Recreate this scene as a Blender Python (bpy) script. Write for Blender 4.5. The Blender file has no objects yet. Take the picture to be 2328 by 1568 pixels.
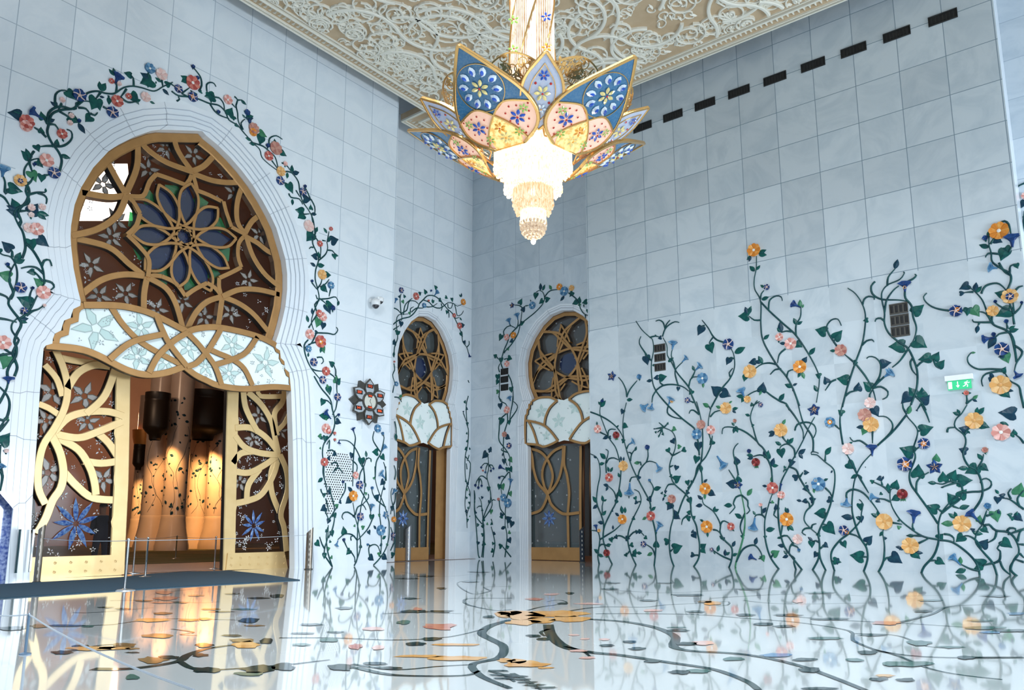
import bpy, bmesh, math, random
from mathutils import Vector, Matrix
from mathutils.geometry import tessellate_polygon
random.seed(7)
PI = math.pi
scene = bpy.context.scene
COL = scene.collection
# ---------------------------------------------------------------- camera
W, H = 2328, 1568
YAW, PITCH, ROLL, FPX, CX, CY = -0.6614, 0.1689, -0.0018, 1734.62, 1178.94, 913.71
HC = 1.10
def _basis():
    cy, sy, cp, sp = math.cos(YAW), math.sin(YAW), math.cos(PITCH), math.sin(PITCH)
    F = Vector((sy*cp, cy*cp, sp)); Rr = Vector((cy, -sy, 0)); U = Rr.cross(F)
    c, s = math.cos(ROLL), math.sin(ROLL)
    return c*Rr+s*U, -s*Rr+c*U, F
RV, UV_, FV = _basis()
EYE = Vector((0, 0, HC))
cam_data = bpy.data.cameras.new('camera'); cam = bpy.data.objects.new('camera', cam_data)
COL.objects.link(cam); scene.camera = cam
cam_data.sensor_width = 36; cam_data.lens = FPX/W*36
cam_data.shift_x = -(CX-W/2)/W; cam_data.shift_y = (CY-H/2)/W
cam_data.clip_end = 300
M = Matrix((RV, UV_, -FV)).transposed().to_4x4(); M.translation = EYE
cam.matrix_world = M
# ---------------------------------------------------------------- light and exposure
scene.view_settings.view_transform = 'Standard'; scene.view_settings.look = 'None'
scene.view_settings.gamma = 1; scene.view_settings.use_curve_mapping = False
scene.view_settings.exposure = -0.25
wd = bpy.data.worlds.new('daylight'); scene.world = wd; wd.use_nodes = True
bg = wd.node_tree.nodes['Background']; bg.inputs[0].default_value = (0.54, 0.75, 1.0, 1); bg.inputs[1].default_value = 0.55
def area(name, loc, target, size, size_y, power, color):
    l = bpy.data.lights.new(name, 'AREA'); l.shape = 'RECTANGLE'; l.size = size; l.size_y = size_y
    l.energy = power; l.color = color
    o = bpy.data.objects.new(name, l); COL.objects.link(o); o.location = loc
    o.rotation_euler = (Vector(target)-Vector(loc)).to_track_quat('-Z', 'Y').to_euler(); return o
# added unseen area lights: one brightens the left wall, one the floor
area('left_wall_fill', (17.0, 18.6, 2.8), (-20, 14.0, 2.0), 10, 5.0, 5500, (0.82, 0.92, 1.0))
hd = area('floor_fill', (-4.0, 3.0, 15.0), (-9.5, 12.5, 0), 9, 9, 2600, (0.85, 0.93, 1.0)); hd.data.spread = math.radians(95)
# ---------------------------------------------------------------- geometry of the place
XL, YR = -20.156, 23.33           # left wall and right wall
X2, Y2 = -21.85, 24.68            # recessed walls in the corner
YE, XE, XR = 18.45, -14.87, -1.28 # edges of the recesses
ZC, ZT = 17.2, 19.0
def ray(x, y): return FV + RV*((x-CX)/FPX) - UV_*((y-CY)/FPX)
class Plane:
    def __init__(s, k, c): s.k = k; s.c = c
    def uv(s, x, y):
        d = ray(x, y)
        if s.k == 'L': t = s.c/d.x; p = EYE+d*t; return (p.y, p.z)
        if s.k == 'R': t = s.c/d.y; p = EYE+d*t; return (p.x, p.z)
        t = -HC/d.z; p = EYE+d*t; return (p.x, p.y)
    def to3(s, u, v, h=0.0):
        if s.k == 'L': return (s.c+h, u, v)
        if s.k == 'R': return (u, s.c-h, v)
        return (u, v, h)
    def mpp(s, x, y):
        a, b = s.uv(x, y), s.uv(x, y+1); return abs(a[1]-b[1])
TILE = dict(A=(1340,700,4), B=(1340,920,4), C=(1640,540,4), D=(1640,920,4), E=(1936,540,4), G=(1936,920,4),
  H=(0,140,4), I=(0,480,4), J=(390,140,4), K=(600,480,4), M=(680,860,4), U=(700,1060,6.533), O=(880,630,6.533),
  Q=(1070,630,5.6), N=(1050,900,5.227), T=(0,800,2.85), V=(680,600,2.178), W=(0,650,2.24), Z=(0,100,2.24),
  X=(2028,350,7.76), a=(0,1150,2), b=(1164,1150,2), n=(0,0,1))
def tp(t, x, y):
    o = TILE[t]; return (o[0]+x/o[2], o[1]+y/o[2])
PL, PR, PF = Plane('L', XL), Plane('R', YR), Plane('F', 0)
PL2, PR2 = Plane('L', X2), Plane('R', Y2)
class Narrow(Plane):
    ax = 0; sx = 1
    def to3(s, u, v, h=0.0): return Plane.to3(s, s.ax+(u-s.ax)*s.sx, v, h)
# ---------------------------------------------------------------- materials
MATS = {}
def mat(name, color=(.8,.8,.8), rough=.4, metal=0.0, emit=None, estr=1.0, noise=None, nscale=6.0, spec=None, coat=0, bump=0):
    if name in MATS: return MATS[name]
    m = bpy.data.materials.new(name); m.use_nodes = True; nt = m.node_tree; b = nt.nodes['Principled BSDF']
    b.inputs['Base Color'].default_value = (*color, 1); b.inputs['Roughness'].default_value = rough
    b.inputs['Metallic'].default_value = metal
    if spec is not None: b.inputs['Specular IOR Level'].default_value = spec
    if coat: b.inputs['Coat Weight'].default_value = coat; b.inputs['Coat Roughness'].default_value = .05
    if emit: b.inputs['Emission Color'].default_value = (*emit, 1); b.inputs['Emission Strength'].default_value = estr
    if noise or bump:
        tc = nt.nodes.new('ShaderNodeTexCoord'); nz = nt.nodes.new('ShaderNodeTexNoise'); nz.inputs['Scale'].default_value = nscale
        nz.inputs['Detail'].default_value = 5; nt.links.new(tc.outputs['Object'], nz.inputs['Vector'])
        if noise:
            rp = nt.nodes.new('ShaderNodeValToRGB'); rp.color_ramp.elements[0].position = .35; rp.color_ramp.elements[1].position = .65
            rp.color_ramp.elements[0].color = (*color, 1); rp.color_ramp.elements[1].color = (*noise, 1)
            nt.links.new(nz.outputs['Fac'], rp.inputs[0]); nt.links.new(rp.outputs[0], b.inputs['Base Color'])
        if bump:
            bp = nt.nodes.new('ShaderNodeBump'); bp.inputs['Strength'].default_value = bump; bp.inputs['Distance'].default_value = .02
            nt.links.new(nz.outputs['Fac'], bp.inputs['Height']); nt.links.new(bp.outputs[0], b.inputs['Normal'])
    MATS[name] = m; return m
def marble(name, axis, u0, w, v0, h, base, dark, line, ell=None, zmin=None, rough=.22, var=.08):
    """polished marble slabs: joints on a grid, slab to slab tone, soft veins"""
    m = bpy.data.materials.new(name); m.use_nodes = True; nt = m.node_tree; N = nt.nodes; Lk = nt.links
    b = N['Principled BSDF']; b.inputs['Roughness'].default_value = rough; b.inputs['Specular IOR Level'].default_value = .3
    g = N.new('ShaderNodeNewGeometry'); sp = N.new('ShaderNodeSeparateXYZ'); Lk.new(g.outputs['Position'], sp.inputs[0])
    def mth(op, a, b2=None, c=None):
        n = N.new('ShaderNodeMath'); n.operation = op
        for i, v in enumerate((a, b2, c)):
            if v is None: continue
            if isinstance(v, (int, float)): n.inputs[i].default_value = v
            else: Lk.new(v, n.inputs[i])
        return n.outputs[0]
    u = sp.outputs[axis]; v = sp.outputs['Z' if axis in 'XY' and v0 is not None else 'Y']
    if v0 is None: v = sp.outputs['Y']; v0 = 0
    uu = mth('DIVIDE', mth('SUBTRACT', u, u0), w); vv = mth('DIVIDE', mth('SUBTRACT', v, v0), h)
    def dist(t, s): return mth('MULTIPLY', mth('ABSOLUTE', mth('SUBTRACT', mth('FRACT', mth('ADD', t, .5)), .5)), s)
    d = mth('MINIMUM', dist(uu, w), dist(vv, h))
    ln = mth('LESS_THAN', d, .010)
    if zmin is not None: ln = mth('MULTIPLY', ln, mth('GREATER_THAN', sp.outputs['Z'], zmin))
    if ell:
        eu = mth('DIVIDE', mth('SUBTRACT', u, ell[0]), ell[2]); ev = mth('DIVIDE', mth('SUBTRACT', v, ell[1]), ell[3])
        rr = mth('ADD', mth('MULTIPLY', eu, eu), mth('MULTIPLY', ev, ev))
        msk = mth('GREATER_THAN', rr, 1.0); ln = mth('MULTIPLY', ln, msk)
    cb = N.new('ShaderNodeCombineXYZ'); Lk.new(mth('FLOOR', uu), cb.inputs[0]); Lk.new(mth('FLOOR', vv), cb.inputs[1])
    wn = N.new('ShaderNodeTexWhiteNoise'); Lk.new(cb.outputs[0], wn.inputs['Vector'])
    vec = N.new('ShaderNodeVectorMath'); vec.operation = 'MULTIPLY_ADD'; Lk.new(wn.outputs['Color'], vec.inputs[0])
    vec.inputs[1].default_value = (9, 9, 9); Lk.new(g.outputs['Position'], vec.inputs[2])
    nz = N.new('ShaderNodeTexNoise'); nz.inputs['Scale'].default_value = .55; nz.inputs['Detail'].default_value = 9; nz.inputs['Distortion'].default_value = 2.2
    nz.inputs['Roughness'].default_value = .6
    Lk.new(vec.outputs[0], nz.inputs['Vector'])
    rp = N.new('ShaderNodeValToRGB'); e = rp.color_ramp.elements; e[0].position = .36; e[0].color = (*dark, 1); e[1].position = .56; e[1].color = (*base, 1)
    Lk.new(nz.outputs['Fac'], rp.inputs[0])
    hsv = N.new('ShaderNodeHueSaturation'); Lk.new(rp.outputs[0], hsv.inputs['Color'])
    Lk.new(mth('ADD', mth('MULTIPLY', wn.outputs['Value'], var), 1-var/2), hsv.inputs['Value'])
    mx = N.new('ShaderNodeMix'); mx.data_type = 'RGBA'; Lk.new(ln, mx.inputs[0]); Lk.new(hsv.outputs[0], mx.inputs[6]); mx.inputs[7].default_value = (*line, 1)
    Lk.new(mx.outputs[2], b.inputs['Base Color'])
    return m
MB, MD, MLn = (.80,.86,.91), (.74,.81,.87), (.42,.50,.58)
M_WL = marble('marble_left', 'Y', 5.7986, 1.2615, 15.889, 1.2233, MB, MD, MLn, ell=(10.8, 8.0, 4.9, 5.9), zmin=4.6)
M_WR = marble('marble_right', 'X', -13.597, 1.2274, 17.03, 1.2233, (.58,.64,.68), (.50,.57,.62), (.20,.27,.33), zmin=8.4, var=.14)  # same marble as the left wall, darkened to carry its dimmer light
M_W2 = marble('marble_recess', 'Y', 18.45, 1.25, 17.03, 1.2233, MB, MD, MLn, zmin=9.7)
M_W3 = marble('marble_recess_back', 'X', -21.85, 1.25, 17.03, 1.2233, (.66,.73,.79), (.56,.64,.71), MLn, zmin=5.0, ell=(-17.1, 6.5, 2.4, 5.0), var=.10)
M_PLAIN = mat('polished_marble', (.84,.88,.92), .2, noise=(.78,.84,.90), nscale=.8)
M_FLOOR = mat('mirror_polished_floor', (.80,.84,.83), .03, noise=(.74,.79,.78), nscale=.35, spec=1.0, coat=.9)
M_GOLD = mat('satin_brass', (.50,.27,.10), .38, .45, noise=(.44,.235,.085), nscale=3)
M_CGOLD = mat('chandelier_gilt', (.60,.36,.13), .25, .85)
STONE = dict(
  stem=mat('green_stone_stem', (.006,.045,.055), .3, spec=.22, noise=(.014,.08,.08), nscale=5),
  leaf=mat('green_stone_leaf', (.005,.058,.066), .28, spec=.22, noise=(.010,.11,.09), nscale=9),
  leafg=mat('light_green_stone', (.035,.17,.085), .3, spec=.22, noise=(.06,.22,.12), nscale=9),
  leafn=mat('dark_stone_leaf', (.008,.035,.07), .3, spec=.22, noise=(.012,.06,.09), nscale=9),
  O=mat('amber_stone', (.76,.25,.035), .25, spec=.22, noise=(.84,.42,.11), nscale=9), Y=mat('honey_stone', (.74,.40,.14), .25, spec=.22, noise=(.82,.54,.26), nscale=9),
  P=mat('rose_stone', (.80,.40,.36), .3, spec=.22, noise=(.86,.56,.50), nscale=9), W=mat('blush_stone', (.82,.66,.62), .3, spec=.22, noise=(.78,.56,.52), nscale=9),
  R=mat('red_stone', (.56,.12,.10), .3, spec=.22, noise=(.66,.26,.20), nscale=9), S=mat('garnet_stone', (.22,.02,.03), .25, spec=.22, noise=(.34,.06,.05), nscale=9),
  M=mat('maroon_stone', (.40,.14,.12), .3, spec=.22, noise=(.52,.26,.20), nscale=9), N=mat('lapis_stone', (.008,.022,.10), .22, spec=.22, noise=(.02,.07,.22), nscale=9),
  B=mat('blue_stone', (.035,.12,.26), .25, spec=.22, noise=(.08,.22,.38), nscale=9), white=mat('shell_inlay', (.86,.84,.80), .2, spec=.22),
  O2=mat('deep_amber_stone', (.66,.22,.03), .25, spec=.22), Y2=mat('tan_stone', (.70,.36,.12), .25, spec=.22), P2=mat('dusky_rose_stone', (.62,.26,.22), .3, spec=.22),
  R2=mat('dark_red_stone', (.42,.08,.07), .3, spec=.22), N2=mat('blue_veined_lapis', (.020,.065,.22), .22, spec=.22), B2=mat('pale_blue_stone', (.16,.32,.48), .25, spec=.22),
  W2=mat('pink_blush_stone', (.76,.50,.46), .3, spec=.22), M2=mat('brown_rose_stone', (.55,.28,.22), .3, spec=.22), S2=mat('dark_garnet_stone', (.12,.02,.02), .25, spec=.22))
M_BLACK = mat('black_metal', (.008,.010,.012), .45)
M_STEEL = mat('brushed_steel', (.62,.64,.66), .28, .9)
M_DSTEEL = mat('dark_bronze', (.085,.080,.070), .4, .5)
M_WPLASTIC = mat('white_plastic', (.85,.87,.88), .4)
# ---------------------------------------------------------------- mesh helpers
class MB_:
    def __init__(s): s.v = []; s.f = []; s.mi = []
    def add(s, vs, fs, mi=0):
        o = len(s.v); s.v += [tuple(a) for a in vs]; s.f += [tuple(i+o for i in f) for f in fs]; s.mi += [mi]*len(fs)
    def build(s, name, mats, parent=None, smooth=False):
        me = bpy.data.meshes.new(name); me.from_pydata(s.v, [], s.f)
        ms = mats if isinstance(mats, (list, tuple)) else [mats]
        for m in ms: me.materials.append(m)
        me.polygons.foreach_set('material_index', s.mi)
        if smooth: me.polygons.foreach_set('use_smooth', [True]*len(s.f))
        me.update(); o = bpy.data.objects.new(name, me); COL.objects.link(o)
        if parent is not None:
            o.parent = parent; o.matrix_parent_inverse = parent.matrix_world.inverted()
        return o
    def box(s, c, d, mi=0, rz=0):
        x, y, z = d[0]/2, d[1]/2, d[2]/2; R = Matrix.Rotation(rz, 3, 'Z')
        vs = [R @ Vector((a, b, e)) + Vector(c) for a in (-x, x) for b in (-y, y) for e in (-z, z)]
        s.add(vs, [(0,1,3,2),(4,6,7,5),(0,4,5,1),(2,3,7,6),(0,2,6,4),(1,5,7,3)], mi)
    def lathe(s, prof, c=(0,0,0), n=24, mi=0, caps=True):
        vs = []; fs = []
        for (r, z) in prof:
            for k in range(n): a = 2*PI*k/n; vs.append((c[0]+r*math.cos(a), c[1]+r*math.sin(a), c[2]+z))
        m = len(prof)
        for i in range(m-1):
            for k in range(n): fs.append((i*n+k, i*n+(k+1) % n, (i+1)*n+(k+1) % n, (i+1)*n+k))
        if caps: fs.append(tuple(range(n))[::-1]); fs.append(tuple((m-1)*n+k for k in range(n)))
        s.add(vs, fs, mi)
    def tube(s, pts, rad, n=6, mi=0):
        pts = [Vector(p) for p in pts]
        if len(pts) < 2: return
        vs = []; fs = []; up0 = Vector((0, 0, 1))
        for i, p in enumerate(pts):
            t = (pts[min(i+1, len(pts)-1)]-pts[max(i-1, 0)]).normalized()
            a = t.cross(up0)
            if a.length < 1e-3: a = t.cross(Vector((1, 0, 0)))
            a.normalize(); b = t.cross(a); r = rad[i] if isinstance(rad, (list, tuple)) else rad
            for k in range(n): th = 2*PI*k/n; vs.append(p+a*(math.cos(th)*r)+b*(math.sin(th)*r))
        for i in range(len(pts)-1):
            for k in range(n): fs.append((i*n+k, i*n+(k+1) % n, (i+1)*n+(k+1) % n, (i+1)*n+k))
        fs.append(tuple(range(n))[::-1]); fs.append(tuple((len(pts)-1)*n+k for k in range(n)))
        s.add(vs, fs, mi)
def spline(P, step):
    """Catmull-Rom through 2D points"""
    if len(P) < 3: 
        P = [P[0], ((P[0][0]+P[1][0])/2, (P[0][1]+P[1][1])/2), P[1]]
    out = []; n = len(P)
    for i in range(n-1):
        p0, p1, p2, p3 = P[max(i-1, 0)], P[i], P[i+1], P[min(i+2, n-1)]
        L = math.dist(p1, p2); k = max(2, min(14, int(L/step)))
        for j in range(k):
            t = j/k; t2 = t*t; t3 = t2*t
            out.append(tuple(.5*((2*p1[q])+(-p0[q]+p2[q])*t+(2*p0[q]-5*p1[q]+4*p2[q]-p3[q])*t2+(-p0[q]+3*p1[q]-3*p2[q]+p3[q])*t3) for q in (0, 1)))
    out.append(P[-1]); return out
_cnt = [0]
def strip(mb, P, w, h0, h1, map3, mi=0, closed=False, chamfer=.25, caps=True, side=None):
    """bar of width w swept along 2D points P, between heights h0 (back) and h1 (front)"""
    _cnt[0] += 1; h1 -= (h1-h0)*.035*(_cnt[0] % 9)
    n = len(P); vs = []; fs = []; ws = w if isinstance(w, (list, tuple)) else [w]*n
    for i, p in enumerate(P):
        a = P[(i-1) % n] if (closed or i > 0) else p; b = P[(i+1) % n] if (closed or i < n-1) else p
        d = (b[0]-a[0], b[1]-a[1]); l = math.hypot(*d) or 1; nx, ny = -d[1]/l, d[0]/l; r = ws[i]/2; c = r*chamfer
        hh = h1-min(abs(h1-h0)*.6, c)
        for (o, h) in ((-r, h0), (-r, hh), (-r+c, h1), (r-c, h1), (r, hh), (r, h0)):
            vs.append(map3(p[0]+nx*o, p[1]+ny*o, h))
    m = n if closed else n-1
    for i in range(m):
        j = (i+1) % n
        for k in (1, 2, 3): fs.append((i*6+k, i*6+k+1, j*6+k+1, j*6+k))
    nf = len(fs)
    for i in range(m):
        j = (i+1) % n
        for k in (0, 4): fs.append((i*6+k, i*6+k+1, j*6+k+1, j*6+k))
        fs.append((i*6+5, i*6, j*6, j*6+5))
    ns = len(fs)
    if not closed and caps: fs.append((5,4,3,2,1,0)); fs.append(tuple((n-1)*6+k for k in range(6)))
    o_ = len(mb.f); mb.add(vs, fs, mi)
    if side is not None:
        for q in range(nf, ns): mb.mi[o_+q] = side
def poly(mb, P, h, map3, mi=0, back=None):
    """filled 2D outline; with a back height also its rim"""
    tri = tessellate_polygon([[Vector((p[0], p[1], 0)) for p in P]])
    vs = [map3(p[0], p[1], h) for p in P]; mb.add(vs, [tuple(t) for t in tri], mi)
    if back is not None:
        n = len(P); vs = [map3(p[0], p[1], h) for p in P]+[map3(p[0], p[1], back) for p in P]
        mb.add(vs, [(i, (i+1) % n, n+(i+1) % n, n+i) for i in range(n)], mi)
def empty(name, loc=(0,0,0), label=None, cat=None, group=None, kind=None):
    o = bpy.data.objects.new(name, None); COL.objects.link(o); o.location = loc; o.matrix_world = Matrix.Translation(loc)
    return tag(o, label, cat, group, kind)
def tag(o, label=None, cat=None, group=None, kind=None):
    if label: o['label'] = label
    if cat: o['category'] = cat
    if group: o['group'] = group
    if kind: o['kind'] = kind
    return o
# ---------------------------------------------------------------- inlay vines
def leaf_shape(mb, base, tip, wid, map3, mi, heart=False, lift=.022):
    dx, dy = tip[0]-base[0], tip[1]-base[1]; L = math.hypot(dx, dy) or 1e-4; ux, uy = dx/L, dy/L; nx, ny = -uy, ux
    if heart: pr = [(-.10,.20),(-.12,.38),(0.04,.50),(.25,.49),(.48,.36),(.72,.17)]
    else: pr = [(.08,.22),(.25,.42),(.45,.50),(.65,.40),(.85,.18)]
    c = []
    for t, w in pr: c.append((t, w))
    out = [(0, 0)]+c+[(1, 0)]+[(t, -w) for t, w in c[::-1]]
    P = [(base[0]+ux*L*t+nx*wid*w, base[1]+uy*L*t+ny*wid*w) for t, w in out]
    n = len(P); m = len(c)
    vs = [map3(p[0], p[1], .006) for p in P]; sp = [(base[0]+ux*L*t, base[1]+uy*L*t) for t in (.15, .45, .75)]
    vs += [map3(p[0], p[1], lift) for p in sp]; fs = []
    def near(i):
        t = out[i][0]; return n+(0 if t < .3 else 1 if t < .6 else 2)
    for i in range(n):
        j = (i+1) % n; a, b = near(i), near(j)
        fs.append((i, j, b) if a == b else (i, j, b, a))
    mb.add(vs, fs, mi)
def petal_disc(mb, c, r, map3, n=8, mis=(0, 1), wav=.10, rot=0, lift=.05, cr=.2, cmi=2, asp=1.0):
    """open stone flower: faceted petals round a small centre"""
    vs = []; fs = []; k = n*4
    def P(a, q, h): return map3(c[0]+q*math.cos(a)*asp, c[1]+q*math.sin(a), h)
    for i in range(k):
        a = rot+2*PI*i/k; ph = (i % 4)/4; q = r*(1-wav+wav*abs(math.sin(PI*(ph+.0))))
        vs += [P(a, q, .01+lift*(.55 if i % 4 == 0 else .8)), P(a, r*cr, lift*.45)]
    for i in range(k):
        j = (i+1) % k; mb.add([vs[2*i], vs[2*j], vs[2*j+1], vs[2*i+1]], [(0,1,2,3)], mis[(i//4) % len(mis)])
    rim = [vs[2*i] for i in range(k)]; low = [P(rot+2*PI*i/k, r*.93, 0) for i in range(k)]
    mb.add(rim+low, [(i, (i+1) % k, k+(i+1) % k, k+i) for i in range(k)], mis[0])
    cc = [P(2*PI*i/8, r*cr*1.05, lift*.62) for i in range(8)]; mb.add(cc+[map3(c[0], c[1], lift*.75)], [(i, (i+1) % 8, 8) for i in range(8)], cmi)
def star(mb, c, r, map3, n=5, mi=0, rot=0, lift=.04, w=.28, h0=.004):
    for k in range(n):
        a = rot+2*PI*k/n; t = (c[0]+r*math.cos(a), c[1]+r*math.sin(a)); m = (c[0]+.5*r*math.cos(a), c[1]+.5*r*math.sin(a))
        s1 = (m[0]-w*r*math.sin(a), m[1]+w*r*math.cos(a)); s2 = (m[0]+w*r*math.sin(a), m[1]-w*r*math.cos(a))
        mb.add([map3(*c, lift*.6), map3(*s1, h0), map3(*t, lift*.5+h0), map3(*s2, h0), map3(*m, lift)], [(0,1,4),(1,2,4),(2,3,4),(3,0,4)], mi)
def trumpet(mb, m, b, r, map3, mi=(0, 1)):
    """trumpet flower seen from the side: calyx at b, wide mouth at m"""
    dx, dy = m[0]-b[0], m[1]-b[1]; L = math.hypot(dx, dy) or 1e-4; ux, uy = dx/L, dy/L; nx, ny = -uy, ux
    rows = [(-.05,.14),(.25,.20),(.55,.30),(.8,.62),(1.0,1.0)]; vs = []; fs = []; K = 6
    for t, w in rows:
        for k in range(K+1):
            s = -1+2*k/K; e = (1-s*s)
            vs.append(map3(b[0]+ux*L*(t+.10*e*(t > .7))+nx*s*w*r, b[1]+uy*L*(t+.10*e*(t > .7))+ny*s*w*r, .006+.06*math.sqrt(max(e, 0))*(.5+w*.5)))
    for i in range(len(rows)-1):
        for k in range(K): fs.append((i*(K+1)+k, i*(K+1)+k+1, (i+1)*(K+1)+k+1, (i+1)*(K+1)+k))
    mb.add(vs, fs, mi[0])
    P = []
    for k in range(16):
        a = 2*PI*k/16; q = 1+.12*math.cos(5*a); P.append((m[0]+nx*r*q*math.cos(a)+ux*r*.34*math.sin(a)*q, m[1]+ny*r*q*math.cos(a)+uy*r*.34*math.sin(a)*q))
    vs = [map3(p[0], p[1], .062) for p in P]+[map3(m[0]-ux*r*.1, m[1]-uy*r*.1, .035)]
    mb.add(vs, [(k, (k+1) % 16, 16) for k in range(16)], mi[1])
FLOWER_NAME = dict(O='amber_flower', Y='honey_flower', P='rose_flower', W='blush_flower', R='red_flower', M='maroon_flower', N='dark_blue_flower', B='blue_flower', S='pomegranate')
def vine(plane, name, label, cat, text, loc=None, sw=.046):
    sw *= 1.2
    mp = plane.to3; stems = MB_(); leaves = MB_(); flowers = []; t = 'n'; anchor = None
    def q(s):
        x, y = s.split(','); return tp(t, float(x), float(y))
    for cmd in text.replace('\n', ';').split(';'):
        tk = cmd.split()
        if not tk: continue
        if tk[0] in TILE and len(tk[0]) == 1 and tk[0] not in 'slhcftbgd': t = tk[0]; tk = tk[1:]
        elif tk[0] in ('Ta', 'Tb', 'TN'): t = tk[0][1]; tk = tk[1:]
        if not tk: continue
        c = tk[0]
        if c in 'sg':
            px = [q(x) for x in tk[1:]]
            if anchor is None: anchor = plane.uv(*px[0])
            P = [plane.uv(*p) for p in spline(px, 5)]
            n = len(P); w = [sw*(.45+.55*min(1, (n-1-i)/max(1, n*.6))) for i in range(n)]
            strip(stems, P, w, .004, .034, mp, 0 if c == 's' else 1, chamfer=.6)
        elif c in 'lhd':
            a, b = q(tk[1]), q(tk[2]); ua, ub = plane.uv(*a), plane.uv(*b); L = math.dist(ua, ub)
            mi = 0 if len(tk) < 4 else dict(g=1, n=2)[tk[3]]
            if mi == 0 and random.random() < .28: mi = 2
            if c == 'l': leaf_shape(leaves, ua, ub, L*.54, mp, mi)
            else: leaf_shape(leaves, ua, ub, L*.98, mp, mi, True)
        elif c == 'c':
            p = q(tk[1]); r = float(tk[2])/TILE[t][2]; m = plane.mpp(*p)*r; u = plane.uv(*p); a = random.choice((-1, 1))*random.uniform(.3, 2.4)-PI/2
            mi = dict(g=1, n=2)[tk[3]] if len(tk) > 3 else random.choice((0, 0, 2))
            dx, dy = math.cos(a)*m, math.sin(a)*m
            leaf_shape(leaves, (u[0]-dx*.8, u[1]-dy*.8), (u[0]+dx, u[1]+dy), m*2.0, mp, mi, True)
        elif c == 'f':
            p = q(tk[2]); r = float(tk[3])/TILE[t][2]; flowers.append(('f', tk[1], plane.uv(*p), plane.mpp(*p)*r, None, tk[4] if len(tk) > 4 else ''))
        elif c == 't':
            p, b = q(tk[2]), q(tk[3]); r = float(tk[4])/TILE[t][2]; flowers.append(('t', tk[1], plane.uv(*p), plane.mpp(*p)*r, plane.uv(*b), ''))
        elif c == 'b':
            col = tk[1] if tk[1] in STONE else 'N'; a = tk[-2:]; p = q(a[0]); r = float(a[1])/TILE[t][2]; flowers.append(('b', col, plane.uv(*p), plane.mpp(*p)*r, None, ''))
    base = mp(anchor[0], anchor[1] if plane.k == 'F' else max(0, min(anchor[1], 99)), 0)
    root = empty(name, base, label, cat, 'inlaid stone vines')
    stems.build('stem', [STONE['stem'], STONE['leafg']], root, True)
    if leaves.f: leaves.build('foliage', [STONE['leaf'], STONE['leafg'], STONE['leafn']], root)
    for k, col, u, r, b, ex in flowers:
        mb = MB_(); c2 = STONE.get(col+'2', STONE[col])
        if k == 'f' and col == 'S':
            vs = []; petal_disc(mb, u, r, mp, 7, (0, 1), .03, 0, .08, .35, 0)
            for a in (-.5, 0, .5): leaf_shape(mb, (u[0]+r*.1*a, u[1]-r*.7), (u[0]+r*a, u[1]-r*1.5), r*.4, mp, 2)
            mb.build('pomegranate', [STONE[col], STONE['S2'], STONE['leafg']], root)
        elif k == 'f':
            if ex == 'star': star(mb, u, r, mp, 5, 0, random.random(), .05, .33); star(mb, u, r*.55, mp, 5, 2, .3, .06, .1, .03)
            else: petal_disc(mb, u, r, mp, 8 if col not in 'N' else 6, (0, 1), .12, random.random(), .06, .2 if col != 'N' else .26, 2)
            if col == 'N' and not ex:
                for k_ in range(5): a_ = .4+k_*2*PI/5; strip(mb, [u, (u[0]+r*.5*math.cos(a_), u[1]+r*.5*math.sin(a_)), (u[0]+r*.95*math.cos(a_+.2), u[1]+r*.95*math.sin(a_+.2))], r*.10, .03, .072, mp, 3)
            cen = STONE['white'] if col in 'ORPB' else STONE['Y'] if col in 'NB' else STONE[col+'2']
            mb.build(FLOWER_NAME[col], [STONE[col], c2, cen]+([STONE['W']] if col == 'N' and not ex else []), root)
        elif k == 't':
            trumpet(mb, u, b, r, mp); mb.build('trumpet_flower', [STONE[col], c2], root)
        else:
            star(mb, (u[0], u[1]-r*.4), r*1.4, mp, 3, 1, PI/2-.9, .03, .3); petal_disc(mb, u, r, mp, 5, (0, 0), .05, 0, .06, .3, 0)
            mb.build('flower_bud', [STONE[col], STONE['leaf'], STONE[col]], root)
    return root
# ---------------------------------------------------------------- doors: outlines
def uvh(plane, h, x, y):
    if plane.k == 'L': d = ray(x, y); p = EYE+d*((plane.c+h)/d.x); return (p.y, p.z)
    d = ray(x, y); p = EYE+d*((plane.c-h)/d.y); return (p.x, p.z)
def trace(plane, h, ax, t, s):
    out = []
    for w in s.split():
        x, y = w.split(','); u, v = uvh(plane, h, *tp(t, float(x), float(y))); out.append((u-ax, v))
    return out
AX1, AX2, AX3 = 10.80, 21.97, -17.04
h1 = trace(PL, 0, AX1, 'n', '458,293 475,305 502,327 530,355 555,384 580,417 602,452 620,485 634,515 646,555 655,587 659,620 659,655 655,695 647,730 640,755 632,779 634,789 643,795 645,812 653,820 655,837 664,845 666,862 668,885 664,1290')
h1[0] = (0, h1[0][1]+.03); h1[-1] = (h1[-1][0], 0.0)
h3 = trace(PR2, 0, AX3, 'Q', '1120,425 1000,480 880,600 780,760 710,920 680,1080 685,1250 710,1400 760,1530')+trace(PR2, 0, AX3, 'N', '812,40 815,75 795,82 793,125 772,138 768,200 748,222 742,290 742,560 772,600 778,1950')
h3 = [(-a, b) for a, b in h3]; h3[0] = (0, h3[0][1]); h3[-1] = (h3[-1][0], 0.0)
def mirror(hf): return [(-a, b) for a, b in hf[::-1]]+[p for p in hf if p[0] > 1e-6 or True][1:]
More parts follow.
